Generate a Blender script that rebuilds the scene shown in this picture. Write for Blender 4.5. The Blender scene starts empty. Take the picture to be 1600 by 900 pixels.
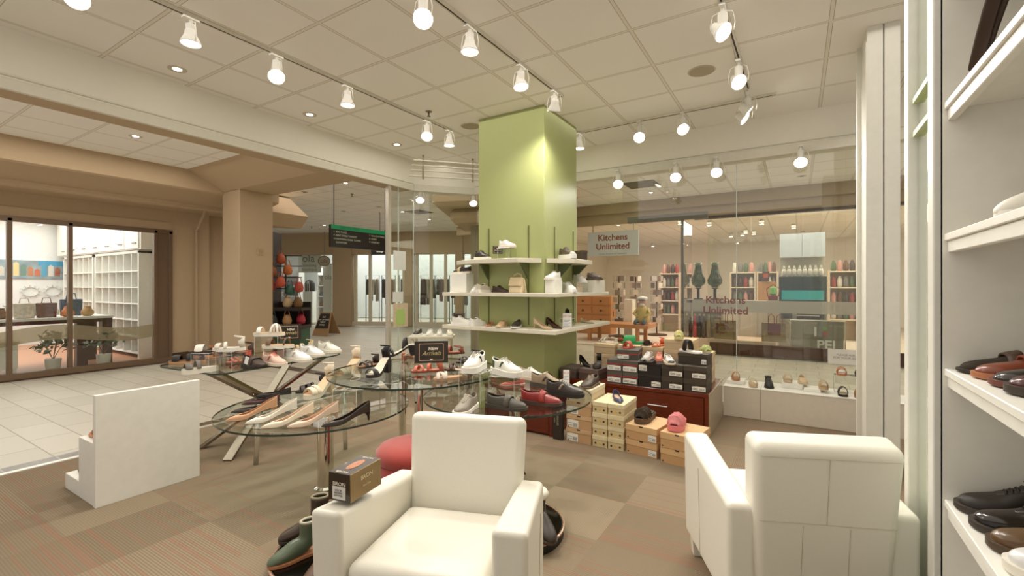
import bpy, bmesh, math, random
from mathutils import Vector, Matrix
R = math.radians
random.seed(7)
S = bpy.context.scene
COL = S.collection
# ---------------------------------------------------------------- camera, world, exposure
YAW = R(31.7); EYE = 1.35; F = 720.0
cam = bpy.data.cameras.new('camera'); cam_o = bpy.data.objects.new('camera', cam); COL.objects.link(cam_o)
cam.sensor_width = 36; cam.lens = 36*F/1600; cam.shift_y = -2.5/1600; cam.clip_start = .05; cam.clip_end = 80
cam_o.location = (0, 0, EYE); cam_o.rotation_euler = (R(90), 0, YAW)
S.camera = cam_o
W_ = bpy.data.worlds.new('world'); S.world = W_; W_.use_nodes = True
W_.node_tree.nodes['Background'].inputs[0].default_value = (1, .97, .93, 1)
W_.node_tree.nodes['Background'].inputs[1].default_value = .66
S.view_settings.view_transform = 'Standard'; S.view_settings.look = 'None'
S.view_settings.exposure = 0.12; S.view_settings.gamma = 1; S.view_settings.use_curve_mapping = False
SPOT = 52.0          # watts of one track lamp
WARM = (1, .95, .87)
def light(name, kind, loc, energy, color=WARM, size=.3, size_y=None, rot=(0, 0, 0), parent=None, spot=None, blend=.6):
    l = bpy.data.lights.new(name, kind); l.energy = energy; l.color = color
    if kind == 'AREA':
        l.shape = 'RECTANGLE'; l.size = size; l.size_y = size_y or size
    else: l.shadow_soft_size = size
    if spot: l.spot_size = R(spot); l.spot_blend = blend
    o = bpy.data.objects.new(name, l); COL.objects.link(o); o.location = loc; o.rotation_euler = rot
    if parent: o.parent = parent
    return o
# broad soft fill lamps added just under the ceilings, not fittings of the place
light('shop_fill_light', 'AREA', (-1.2, 1.6, 3.17), 85, WARM, 5.5, 5)
light('shop_fill_light', 'AREA', (-3.3, 4.4, 3.17), 14, WARM, 2.5, 2)
light('mall_fill_light', 'AREA', (-6.6, 1.5, 3.17), 55, WARM, 2.6, 4)
light('mall_fill_light', 'AREA', (-8, 8, 3.17), 95, WARM, 6, 6)
light('mall_fill_light', 'AREA', (-1, 8, 3.17), 38, WARM, 6, 3)
light('kitchen_shop_fill', 'AREA', (0, 13, 2.98), 360, (1, .9, .78), 9, 5)  # unseen broad lamps added as fill inside the three neighbouring shops
light('accessory_shop_fill', 'AREA', (-12.4, 1.6, 2.9), 210, (.95, .98, 1), 4.5, 4)
light('clothing_shop_fill', 'AREA', (-13.5, 13.5, 2.95), 230, (.96, .98, 1), 7, 4, (0, 0, R(35)))

# ---------------------------------------------------------------- helpers
def W(lat, t, z=0.):                    # metres right of / in front of the eye -> world
    return Vector((math.cos(YAW)*lat - math.sin(YAW)*t, math.sin(YAW)*lat + math.cos(YAW)*t, z))
def at(px, py, z):                      # the place at height z on that sight line
    t = (EYE - z)*F/(py - 447.5); return W((px-800)/F*t, t, z)
def ax(px, x, z=0.):                    # where sight column px meets the plane x
    d = W((px-800)/F, 1); t = x/d.x; return Vector((x, d.y*t, z))
def ay(px, y, z=0.):
    d = W((px-800)/F, 1); t = y/d.y; return Vector((d.x*t, y, z))
def hd(a, b=0.):                        # heading of a direction given in view terms: a right, b away
    v = W(a, b); return math.atan2(v.y, v.x)
def lin(h):
    h = h.lstrip('#'); c = [int(h[i:i+2], 16)/255 for i in (0, 2, 4)]
    return tuple((x/12.92 if x <= .04045 else ((x+.055)/1.055)**2.4) for x in c) + (1,)
MATS = {}
def mat(h, rough=.6, metal=0., noise=0., scale=20., bump=0., emit=0., coat=0., sheen=0.):
    key = (h, rough, metal, noise, scale, bump, emit, coat, sheen)
    if key in MATS: return MATS[key]
    m = bpy.data.materials.new('m_'+h.strip('#')); m.use_nodes = True
    nt = m.node_tree; b = nt.nodes['Principled BSDF']; c = lin(h)
    b.inputs['Base Color'].default_value = c; b.inputs['Roughness'].default_value = rough; b.inputs['Metallic'].default_value = metal
    if coat: b.inputs['Coat Weight'].default_value = coat
    if sheen: b.inputs['Sheen Weight'].default_value = sheen
    tc = nt.nodes.new('ShaderNodeTexCoord'); n = nt.nodes.new('ShaderNodeTexNoise'); n.inputs['Scale'].default_value = scale
    n.inputs['Detail'].default_value = 4
    nt.links.new(tc.outputs['Object'], n.inputs['Vector'])
    mx = nt.nodes.new('ShaderNodeMix'); mx.data_type = 'RGBA'
    k = noise or .06
    mx.inputs[6].default_value = tuple(x*(1-k) for x in c[:3])+(1,); mx.inputs[7].default_value = tuple(min(1, x*(1+k)) for x in c[:3])+(1,)
    nt.links.new(n.outputs['Fac'], mx.inputs[0]); nt.links.new(mx.outputs[2], b.inputs['Base Color'])
    if bump:
        bp = nt.nodes.new('ShaderNodeBump'); bp.inputs['Strength'].default_value = bump; bp.inputs['Distance'].default_value = .004
        nt.links.new(n.outputs['Fac'], bp.inputs['Height']); nt.links.new(bp.outputs['Normal'], b.inputs['Normal'])
    if emit:
        b.inputs['Emission Color'].default_value = c; b.inputs['Emission Strength'].default_value = emit
    MATS[key] = m; return m
def glassmat(name, tint=(.93, .97, .95), refl=1.0, haze=0.0):
    m = bpy.data.materials.new(name); m.use_nodes = True; nt = m.node_tree; nt.nodes.clear()
    o = nt.nodes.new('ShaderNodeOutputMaterial'); t = nt.nodes.new('ShaderNodeBsdfTransparent'); t.inputs[0].default_value = (*tint, 1)
    g = nt.nodes.new('ShaderNodeBsdfGlossy'); g.inputs['Roughness'].default_value = .01+haze
    f = nt.nodes.new('ShaderNodeFresnel'); f.inputs['IOR'].default_value = 1.5
    mu = nt.nodes.new('ShaderNodeMath'); mu.operation = 'MULTIPLY'; mu.inputs[1].default_value = refl; mu.use_clamp = True
    mx = nt.nodes.new('ShaderNodeMixShader')
    ge = nt.nodes.new('ShaderNodeNewGeometry'); fb = nt.nodes.new('ShaderNodeMath'); fb.operation = 'SUBTRACT'; fb.inputs[0].default_value = 1
    nt.links.new(ge.outputs['Backfacing'], fb.inputs[1]); fm = nt.nodes.new('ShaderNodeMath'); fm.operation = 'MULTIPLY'
    nt.links.new(f.outputs[0], fm.inputs[0]); nt.links.new(fb.outputs[0], fm.inputs[1]); nt.links.new(fm.outputs[0], mu.inputs[0]); nt.links.new(mu.outputs[0], mx.inputs[0]); nt.links.new(t.outputs[0], mx.inputs[1]); nt.links.new(g.outputs[0], mx.inputs[2])
    nt.links.new(mx.outputs[0], o.inputs[0]); return m
GL_WIN = glassmat('window_glass', (.94, .96, .93), 2.2)
GL_TAB = glassmat('table_glass', (.92, .955, .93), 1.3)
GL_EDGE = mat('2E3F37', .15)
GL_ACR = glassmat('acrylic', (.93, .94, .92), 1.6)
CHROME = mat('E0DCD4', .08, 1.0)
WHITE = mat('EDEAE0', .45)
PAPER = mat('F0EEE8', .7)
BLACK = mat('17130F', .5)

class MB:
    def __init__(s): s.v = []; s.f = []; s.mi = []; s.cur = 0
    def add(s, vs, fs):
        n = len(s.v); s.v += [tuple(v) for v in vs]; s.f += [tuple(i+n for i in f) for f in fs]; s.mi += [s.cur]*len(fs); return s
    def box(s, x0, x1, y0, y1, z0, z1):
        vs = [(x, y, z) for z in (z0, z1) for y in (y0, y1) for x in (x0, x1)]
        return s.add(vs, [(0, 2, 3, 1), (4, 5, 7, 6), (0, 1, 5, 4), (2, 6, 7, 3), (0, 4, 6, 2), (1, 3, 7, 5)])
    def hexa(s, p): # p: 4 bottom (ccw) + 4 top
        return s.add(p, [(3, 2, 1, 0), (4, 5, 6, 7), (0, 1, 5, 4), (1, 2, 6, 5), (2, 3, 7, 6), (3, 0, 4, 7)])
    def prism(s, pts, z0, z1):  # pts xy ccw
        n = len(pts); vs = [(p[0], p[1], z0) for p in pts]+[(p[0], p[1], z1) for p in pts]
        return s.add(vs, [tuple(range(n))[::-1], tuple(range(n, 2*n))]+[(i, (i+1) % n, n+(i+1) % n, n+i) for i in range(n)])
    def tube(s, pts, r, n=8, r2=None, closed=False):
        pts = [Vector(p) for p in pts]; k = len(pts); rings = []
        up = None
        for i, p in enumerate(pts):
            if closed: d = pts[(i+1) % k]-pts[i-1]
            else: d = (pts[min(i+1, k-1)]-pts[max(i-1, 0)])
            d.normalize()
            if up is None: up = Vector((0, 0, 1)) if abs(d.z) < .9 else Vector((1, 0, 0))
            a = d.cross(up).normalized(); b = a.cross(d).normalized(); up = b
            rr = r if r2 is None else r+(r2-r)*i/(k-1)
            rings.append([p+a*math.cos(2*math.pi*j/n)*rr+b*math.sin(2*math.pi*j/n)*rr for j in range(n)])
        vs = [v for q in rings for v in q]; fs = []
        for i in range(k if closed else k-1):
            i2 = (i+1) % k
            for j in range(n): fs.append((i*n+j, i*n+(j+1) % n, i2*n+(j+1) % n, i2*n+j))
        if not closed: fs += [tuple(range(n))[::-1], tuple(range((k-1)*n, k*n))]
        return s.add(vs, fs)
    def lathe(s, prof, n=24, c=(0, 0, 0), cap=True):
        vs = []; fs = []; k = len(prof)
        for r, z in prof: vs += [(c[0]+r*math.cos(2*math.pi*j/n), c[1]+r*math.sin(2*math.pi*j/n), c[2]+z) for j in range(n)]
        for i in range(k-1):
            for j in range(n): fs.append((i*n+j, i*n+(j+1) % n, (i+1)*n+(j+1) % n, (i+1)*n+j))
        if cap: fs += [tuple(range(n))[::-1], tuple(range((k-1)*n, k*n))]
        return s.add(vs, fs)
    def grid(s, rows, close=False):
        n = len(rows[0]); vs = [p for r in rows for p in r]; fs = []
        for i in range(len(rows)-1):
            for j in range(n if close else n-1): fs.append((i*n+j, i*n+(j+1) % n, (i+1)*n+(j+1) % n, (i+1)*n+j))
        return s.add(vs, fs)
    def build(s, name, m, parent=None, smooth=False, bevel=0, seg=2, solid=0, sub=0, weld=0, loc=None, rz=None, offset=0):
        me = bpy.data.meshes.new(name); me.from_pydata(s.v, [], s.f); ms = m if isinstance(m, (list, tuple)) else [m]
        for q in ms: me.materials.append(q)
        if len(ms) > 1:
            for p, k in zip(me.polygons, s.mi): p.material_index = k
        if weld or s.v:
            bm = bmesh.new(); bm.from_mesh(me)
            if weld: bmesh.ops.remove_doubles(bm, verts=bm.verts, dist=weld)
            bmesh.ops.recalc_face_normals(bm, faces=bm.faces); bm.to_mesh(me); bm.free()
        if smooth:
            for p in me.polygons: p.use_smooth = True
        me.update(); o = bpy.data.objects.new(name, me); COL.objects.link(o)
        if parent is not None: o.parent = parent
        if solid: q = o.modifiers.new('solid', 'SOLIDIFY'); q.thickness = solid; q.offset = offset
        if bevel:
            q = o.modifiers.new('bevel', 'BEVEL'); q.width = bevel; q.segments = seg; q.limit_method = 'ANGLE'; q.angle_limit = R(35)
            if seg > 1:
                for p in me.polygons: p.use_smooth = True
                q.harden_normals = True
        if sub: q = o.modifiers.new('sub', 'SUBSURF'); q.levels = sub; q.render_levels = sub
        if loc is not None: o.location = loc
        if rz is not None: o.rotation_euler = (0, 0, rz)
        return o
def tag(o, label, cat, group=None, kind=None):
    o['label'] = label; o['category'] = cat
    if group: o['group'] = group
    if kind: o['kind'] = kind
    return o
def thing(name, label, cat, loc=(0, 0, 0), rz=0., group=None):
    o = bpy.data.objects.new(name, None); COL.objects.link(o); o.location = loc; o.rotation_euler = (0, 0, rz); o.empty_display_size = .1
    return tag(o, label, cat, group)
def struct(name, mb, m, **k):
    o = mb.build(name, m, **k); o['kind'] = 'structure'; return o
def text(name, body, m, size, M, parent=None, ext=.0006, shear=0., align='CENTER', sx=1., bold=0.):
    c = bpy.data.curves.new(name, 'FONT'); c.body = body; c.size = size; c.extrude = ext; c.shear = shear; c.align_x = align; c.align_y = 'CENTER'; c.offset = bold
    t = bpy.data.objects.new(name+'_t', c); COL.objects.link(t)
    bpy.context.view_layer.update()
    me = bpy.data.meshes.new_from_object(t.evaluated_get(bpy.context.evaluated_depsgraph_get()))
    bpy.data.objects.remove(t); me.materials.clear(); me.materials.append(m); me.name = name
    me.transform(M @ Matrix.Diagonal((sx, 1, 1, 1)))
    o = bpy.data.objects.new(name, me); COL.objects.link(o)
    if parent is not None: o.parent = parent
    return o
def face_m(p, d, up=(0, 0, 1)):   # text matrix: origin p, readable by someone looking along -d
    z = Vector(d).normalized(); u = Vector(up); x = u.cross(z).normalized(); y = z.cross(x)
    return Matrix(((x.x, y.x, z.x, p[0]), (x.y, y.y, z.y, p[1]), (x.z, y.z, z.z, p[2]), (0, 0, 0, 1)))

# ---------------------------------------------------------------- surface materials
def newmat(name):
    m = bpy.data.materials.new(name); m.use_nodes = True; return m, m.node_tree, m.node_tree.nodes['Principled BSDF']
def mnode(nt, op, a, b=None, c=None):
    n = nt.nodes.new('ShaderNodeMath'); n.operation = op
    for i, v in enumerate((a, b, c)):
        if v is None: continue
        if isinstance(v, (int, float)): n.inputs[i].default_value = v
        else: nt.links.new(v, n.inputs[i])
    return n.outputs[0]
def mixc(nt, f, a, b):
    n = nt.nodes.new('ShaderNodeMix'); n.data_type = 'RGBA'
    for i, v in ((0, f), (6, a), (7, b)):
        if isinstance(v, (int, float, tuple)): n.inputs[i].default_value = v
        else: nt.links.new(v, n.inputs[i])
    return n.outputs[2]
def coords(nt):
    tc = nt.nodes.new('ShaderNodeTexCoord'); sp = nt.nodes.new('ShaderNodeSeparateXYZ'); nt.links.new(tc.outputs['Object'], sp.inputs[0]); return tc, sp
def ceiling_mat(name, cx, cy, ox, oy, col, line, lw=.012):
    m, nt, b = newmat(name); tc, sp = coords(nt)
    fx = mnode(nt, 'FRACT', mnode(nt, 'DIVIDE', mnode(nt, 'ADD', sp.outputs[0], 100*cx-ox), cx)); fy = mnode(nt, 'FRACT', mnode(nt, 'DIVIDE', mnode(nt, 'ADD', sp.outputs[1], 100*cy-oy), cy))
    dx = mnode(nt, 'MULTIPLY', mnode(nt, 'SUBTRACT', .5, mnode(nt, 'ABSOLUTE', mnode(nt, 'SUBTRACT', fx, .5))), cx)
    dy = mnode(nt, 'MULTIPLY', mnode(nt, 'SUBTRACT', .5, mnode(nt, 'ABSOLUTE', mnode(nt, 'SUBTRACT', fy, .5))), cy)
    d = mnode(nt, 'MINIMUM', dx, dy); bar = mnode(nt, 'LESS_THAN', d, lw); edge = mnode(nt, 'LESS_THAN', mnode(nt, 'ABSOLUTE', mnode(nt, 'SUBTRACT', d, lw+.001)), .0022)
    n = nt.nodes.new('ShaderNodeTexNoise'); n.inputs['Scale'].default_value = 140; nt.links.new(tc.outputs['Object'], n.inputs[0])
    v = nt.nodes.new('ShaderNodeTexNoise'); v.inputs['Scale'].default_value = 420; nt.links.new(tc.outputs['Object'], v.inputs[0])
    sp2 = mnode(nt, 'MULTIPLY', mnode(nt, 'GREATER_THAN', v.outputs[0], .60), .13)
    c = lin(col); base = mixc(nt, mnode(nt, 'ADD', mnode(nt, 'MULTIPLY', n.outputs[0], .10), sp2), c, tuple(x*.55 for x in c[:3])+(1,))
    c2 = mixc(nt, bar, base, lin(line)); c3 = mixc(nt, mnode(nt, 'MULTIPLY', edge, .55), c2, lin('6A543A'))
    nt.links.new(c3, b.inputs['Base Color']); b.inputs['Roughness'].default_value = .9
    bp = nt.nodes.new('ShaderNodeBump'); bp.inputs['Strength'].default_value = .5; bp.inputs['Distance'].default_value = .01
    nt.links.new(mnode(nt, 'MULTIPLY', bar, -1.0), bp.inputs['Height']); nt.links.new(bp.outputs[0], b.inputs['Normal'])
    return m
M_CEIL = ceiling_mat('ceiling_tiles', .612, .62, -1.02, 3.28, 'FAF6EE', 'EDE6D8')
M_CEILW = ceiling_mat('ceiling_tiles_white', .61, 1.22, 0, 0, 'EEE6D8', 'D8D0C0')
def carpet_mat():
    m, nt, b = newmat('carpet_tiles'); tc, sp = coords(nt); T = .49
    ux = mnode(nt, 'DIVIDE', mnode(nt, 'ADD', sp.outputs[0], 3.355), T); uy = mnode(nt, 'DIVIDE', mnode(nt, 'ADD', sp.outputs[1], -.85), T)
    cx = mnode(nt, 'FLOOR', ux); cy = mnode(nt, 'FLOOR', uy); cb = nt.nodes.new('ShaderNodeCombineXYZ'); nt.links.new(cx, cb.inputs[0]); nt.links.new(cy, cb.inputs[1])
    wn = nt.nodes.new('ShaderNodeTexWhiteNoise'); wn.noise_dimensions = '3D'; nt.links.new(cb.outputs[0], wn.inputs['Vector'])
    sc = nt.nodes.new('ShaderNodeSeparateColor'); nt.links.new(wn.outputs['Color'], sc.inputs[0])
    par = mnode(nt, 'GREATER_THAN', sc.outputs[0], .72)
    co = mnode(nt, 'ADD', mnode(nt, 'MULTIPLY', sp.outputs[0], par), mnode(nt, 'MULTIPLY', sp.outputs[1], mnode(nt, 'SUBTRACT', 1.0, par)))
    # fine ribs every 11 mm, each rib with a colour of its own
    r = mnode(nt, 'DIVIDE', co, .0125); ri = mnode(nt, 'FLOOR', r); rf = mnode(nt, 'ABSOLUTE', mnode(nt, 'SUBTRACT', mnode(nt, 'FRACT', r), .5))
    wr = nt.nodes.new('ShaderNodeTexWhiteNoise'); wr.noise_dimensions = '2D'
    cb2 = nt.nodes.new('ShaderNodeCombineXYZ'); nt.links.new(ri, cb2.inputs[0]); nt.links.new(sc.outputs[1], cb2.inputs[1]); nt.links.new(cb2.outputs[0], wr.inputs['Vector'])
    red = mnode(nt, 'MULTIPLY', mnode(nt, 'GREATER_THAN', wr.outputs['Value'], .80), mnode(nt, 'GREATER_THAN', sc.outputs[2], .35))
    base = mixc(nt, sc.outputs[1], lin('8A7B67'), lin('9F8E77'))
    st = mnode(nt, 'MULTIPLY', mnode(nt, 'MULTIPLY', rf, 1.7), mnode(nt, 'ADD', .25, mnode(nt, 'MULTIPLY', sc.outputs[2], .75)))
    c = mixc(nt, mnode(nt,'MULTIPLY',st,.8), base, lin('655743')); c = mixc(nt, mnode(nt, 'MULTIPLY', red, .32), c, lin('9E6450'))
    n = nt.nodes.new('ShaderNodeTexNoise'); n.inputs['Scale'].default_value = 260; nt.links.new(tc.outputs['Object'], n.inputs[0])
    c = mixc(nt, mnode(nt, 'MULTIPLY', n.outputs[0], .35), c, lin('74654F'))
    nt.links.new(c, b.inputs['Base Color']); b.inputs['Roughness'].default_value = .95; b.inputs['Specular IOR Level'].default_value = .1
    bp = nt.nodes.new('ShaderNodeBump'); bp.inputs['Strength'].default_value = .4; bp.inputs['Distance'].default_value = .003
    nt.links.new(n.outputs[0], bp.inputs['Height']); nt.links.new(bp.outputs[0], b.inputs['Normal']); return m
def tile_mat(name, w, h, c1, c2, grout, ms=.006, rough=.25, off=.5):
    m, nt, b = newmat(name); tc = nt.nodes.new('ShaderNodeTexCoord'); br = nt.nodes.new('ShaderNodeTexBrick'); nt.links.new(tc.outputs['Object'], br.inputs[0])
    br.inputs['Scale'].default_value = 1; br.inputs['Brick Width'].default_value = w; br.inputs['Row Height'].default_value = h; br.inputs['Mortar Size'].default_value = ms; br.offset = off
    br.inputs['Color1'].default_value = lin(c1); br.inputs['Color2'].default_value = lin(c2); br.inputs['Mortar'].default_value = lin(grout)
    n = nt.nodes.new('ShaderNodeTexNoise'); n.inputs['Scale'].default_value = 6; nt.links.new(tc.outputs['Object'], n.inputs[0])
    c = mixc(nt, mnode(nt, 'MULTIPLY', n.outputs[0], .25), br.outputs[0], lin(c2))
    nt.links.new(c, b.inputs['Base Color']); b.inputs['Roughness'].default_value = rough; return m
def wood_mat(name, c1, c2, rough=.3, scale=3, axis=0):
    m, nt, b = newmat(name); tc = nt.nodes.new('ShaderNodeTexCoord'); mp = nt.nodes.new('ShaderNodeMapping'); sc = [scale*8]*3; sc[axis] = scale; mp.inputs['Scale'].default_value = sc
    n = nt.nodes.new('ShaderNodeTexNoise'); n.inputs['Detail'].default_value = 6; n.inputs['Distortion'].default_value = 1.2
    nt.links.new(tc.outputs['Object'], mp.inputs[0]); nt.links.new(mp.outputs[0], n.inputs[0])
    nt.links.new(mixc(nt, n.outputs[0], lin(c1), lin(c2)), b.inputs['Base Color']); b.inputs['Roughness'].default_value = rough; return m
M_CARPET = carpet_mat()
M_TILE = tile_mat('mall_floor_tiles', .61, .305, 'D2CABA', 'C6BEAE', '9A907E', rough=.4)
M_DTILE = tile_mat('dark_floor_tiles', .305, .305, '6E5F50', '665849', '8A7F6E')
M_WALL = mat('BAA283', .75, noise=.03)          # beige mall walls
M_SHOPW = mat('ECE7DA', .7, noise=.02)          # cream shop header
M_GREEN = mat('A7AC70', .45, noise=.02)
M_BROWN = mat('4A3526', .35)
M_CHERRY = wood_mat('cherry_wood', '4A1D10', '7A3018', .22)
M_LEATHER = mat('EAE5D6', .42, noise=.02, scale=160, bump=.12)
# ================================================================ THE SETTING
Y1 = 5.73; XL = -4.8; H = 3.2; HB = 2.785
fl = MB(); corner = [(-5.0, -3), (3.0, -3), (3.0, Y1), (-4.2, Y1), (-4.82, 5.05), (-4.82, -3)]
struct('floor', MB().prism(corner[1:5]+[(-4.82, -3)], -.02, 0), M_CARPET)
struct('floor_mall', MB().box(-24, 6, -3, 24, -.06, -.021), M_TILE)
mb = MB().box(-5.06, -4.86, -3, 5.05, -.03, -.012); mb.box(-8.2, -5.06, 4.50, 4.68, -.03, -.012)
mb.prism([(-5.06, 5.05), (-4.86, 5.0), (-4.22, 5.78), (-4.3, 5.93)], -.03, -.012); mb.box(-4.3, 3, 5.78, 5.93, -.03, -.012)
struct('trim_1', mb, M_DTILE)
mb = MB().box(-4.86, -4.81, -3, 5.03, -.02, .008)
struct('trim_2', mb, mat('E4E0D4', .3, .3))
struct('ceiling', MB().box(-24, 4, -3, 24, H, H+.05), M_CEIL)
# header above the open shop front, right-hand window header, and the angled corner between them
mb = MB().box(XL-.32, XL, -3, 5.02, HB, H+.02); mb.cur = 1; mb.box(XL-.325, XL-.06, -3, 5.05, HB-.004, H-.01)
struct('wall_left', mb, [M_SHOPW, M_WALL])
mb = MB().prism([(XL, 5.02), (-4.2, Y1), (-4.45, Y1+.22), (XL-.32, 5.15)], HB, H+.02)
struct('wall_corner', mb, M_SHOPW)
struct('wall_back', MB().box(-4.2, 3, Y1, Y1+.25, HB, H+.02), M_SHOPW)
# moulding under the header
mb = MB().box(XL-.02, XL+.02, -3, 5.0, HB-.03, HB+.05); mb.box(-4.2, 3, Y1-.03, Y1+.02, HB-.03, HB+.07); mb.box(-4.2, 3, Y1-.012, Y1+.01, HB+.09, HB+.10)
mb.box(XL-.01, XL+.012, -3, 5.0, HB+.07, HB+.085); mb.prism([(XL+.02, 5.0), (-4.2+.01, Y1-.03), (-4.2-.02, Y1+.02), (XL-.02, 5.03)], HB-.03, HB+.07)
struct('trim_3', mb, mat('DDD8C8', .5), bevel=.006, seg=2)
# glass of the right-hand shop window: four panes with dark seams
xs = [-4.2, -2.55, -.58, .55, 3.0]
for i, (a, b) in enumerate(zip(xs[:-1], xs[1:])):
    w = struct('window_%d' % (i+1), MB().box(a+.003, b-.003, Y1+.055, Y1+.065, .02, HB-.02), GL_WIN)
    s = MB().box(b-.004, b+.004, Y1+.052, Y1+.068, .02, HB-.02).build('glass_seam', mat('C9CFC4', .3), w)
w = struct('window_5', MB().prism([(-4.83, 5.06), (-4.22, 5.78), (-4.228, 5.787), (-4.838, 5.067)], .02, HB-.02), GL_WIN)
w = struct('window_6', MB().box(-4.845, -4.835, 4.60, 5.05, .02, HB-.02), GL_WIN)
MB().box(-4.848, -4.832, 4.74, 4.75, .02, HB-.02).build('glass_seam', mat('C9CFC4', .3), w)
MB().box(-4.848, -4.832, 5.045, 5.055, .02, HB-.02).build('glass_seam', mat('C9CFC4', .3), w)
struct('trim_4', MB().box(-4.87, -4.81, 4.53, 4.585, 0, HB), mat('C9C2B4', .3, .6), bevel=.004)
# white column and pilasters beside the bookcase, mirror between them
mb = MB().box(.428, .519, 4.13, 4.50, 0, H); mb.box(.525, .612, 4.13, 4.50, 0, H); mb.box(.421, .432, 4.13, 4.22, 0, 3.1); mb.box(.40, .43, 4.46, 4.53, 0, H)
struct('wall_column', mb, mat('DEDBCF', .5), bevel=.004)
mb = MB().box(.372, .50, 2.36, 2.43, 0, H); mb.box(.372, .50, 1.97, 2.04, 0, H); mb.box(.41, .80, 2.04, 2.36, 0, H)
struct('wall_right', mb, mat('E6E4DA', .4), bevel=.006)
mir = struct('trim_5', MB().box(.402, .409, 2.05, 2.35, .05, 3.15), mat('E8F0E8', .02, 1.0))
mb = MB()
for z in (2.06, 1.93): mb.box(.385, .80, 2.05, 2.35, z, z+.02)
struct('trim_6', mb, [mat('C9D49A', .4)])
# the green pillar
PX0, PX1, PY0, PY1 = -3.0, -2.18, 4.15, 4.96
struct('wall_pillar', MB().box(PX0, PX1, PY0, PY1, 0, H), M_GREEN, bevel=.008)
# ---- left side of the mall: storefront x=-9.65, crown along it, beam and beige pillar
XS = -9.65
mb = MB().box(XS-.15, XS, -3, 3.87, 2.34, 3.1); mb.box(XS-.15, XS, 3.87, 4.5, 0, 3.1); mb.box(XS-.35, XS-.12, 4.5, 5.5, 0, 3.1); mb.box(XS-.02, XS+.02, -3, 3.87, 2.34, 2.5)
struct('wall_storefront', mb, M_WALL)
def profile(name, pts, y0, y1, m):
    a = [(x, y0, z) for x, z in pts]; b = [(x, y1, z) for x, z in pts]; n = len(pts)
    return struct(name, MB().add(a+b, [tuple(range(n)), tuple(range(n, 2*n))[::-1]]+[(i, (i+1) % n, n+(i+1) % n, n+i) for i in range(n)]), m)
profile('trim_7', [(-8.17, H), (-8.17, 2.90), (-8.2, 2.88), (-8.80, 2.76), (-8.80, 2.70), (-8.87, 2.68), (-9.0, 2.72), (XS-.2, 2.72), (XS-.2, H)], -3, 5.0, M_WALL)
profile('trim_13', [(-10.0, H), (-8.95, H-.02), (-8.3, 2.74), (-8.55, 2.52), (-9.5, 2.6), (-10.0, 2.6)], 4.9, 5.7, M_WALL)
mb = MB().tube([(-8.75, ax(322, -8.75).y, 2.80), (-9.3, ax(318, -9.3).y, 2.66), (-9.6, ax(307, -9.6).y, 2.4), (-9.6, ax(307, -9.6).y, .1)], .022, 8)
struct('trim_8', mb, M_WALL)
# beam across the mall
def beam(name, x0, x1, ya, yb, yc, yd, z1):
    vs = [(x0, ya, H), (x0, yd, H), (x0, yc, z1), (x0, yb, z1), (x1, ya, H), (x1, yd, H), (x1, yc, z1), (x1, yb, z1)]
    return struct(name, MB().add(vs, [(0, 3, 2, 1), (4, 5, 6, 7), (0, 4, 7, 3), (3, 7, 6, 2), (2, 6, 5, 1), (1, 5, 4, 0)]), M_WALL)
beam('trim_9', -8.8, -5.12, 3.49, 4.02, 4.62, 4.74, 2.93)
mb = MB().box(-8.24, -7.7, 4.04, 4.61, 0, 2.94)
struct('wall_mall_pillar', mb, M_WALL, bevel=.02, seg=2)
struct('baseboard_mall', MB().box(-8.25, -7.69, 4.03, 4.62, 0, .14).box(XS-.02, XS+.015, 3.87, 4.5, 0, .14).box(XS-.34, XS-.105, 4.5, 5.5, 0, .14), M_BROWN)
# ---- accessory shop storefront frames and glass
ys = [-3, ax(14, XS).y, ax(109, XS).y, ax(242, XS).y, 3.84]
fr = MB()
for y in ys[1:]: fr.box(XS-.04, XS+.05, y-.027, y+.027, 0, 2.34)
fr.box(XS-.04, XS+.06, -3, 3.87, 0, .09); fr.box(XS-.04, XS+.05, -3, 3.87, 2.29, 2.36); fr.box(XS-.03, XS+.03, ys[3], 3.86, 0, 2.34)
struct('door_1', fr, mat('7A6450', .3, .3), bevel=.005)
for i in range(3):
    struct('window_%d' % (7+i), MB().box(XS+.0, XS+.01, ys[i]+.03, ys[i+1]-.03, .09, 2.29), GL_WIN)
# floor, walls and ceiling of the accessory shop
struct('wall_accessory_shop', MB().box(-15.2, -15.05, -3, 4.1, 0, 3).box(-15.2, -9.75, 4.02, 4.15, 0, 3), mat('E6E6E2', .6))
struct('ceiling_accessory_shop', MB().box(-15.2, -9.75, -3, 4.1, 2.95, 3.0), M_CEILW)
struct('floor_accessory_shop', MB().box(-15.2, -9.7, -3, 4.1, -.02, .005), wood_mat('plank', 'B07A5C', 'C48C6C', .4, 2, 1))
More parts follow.
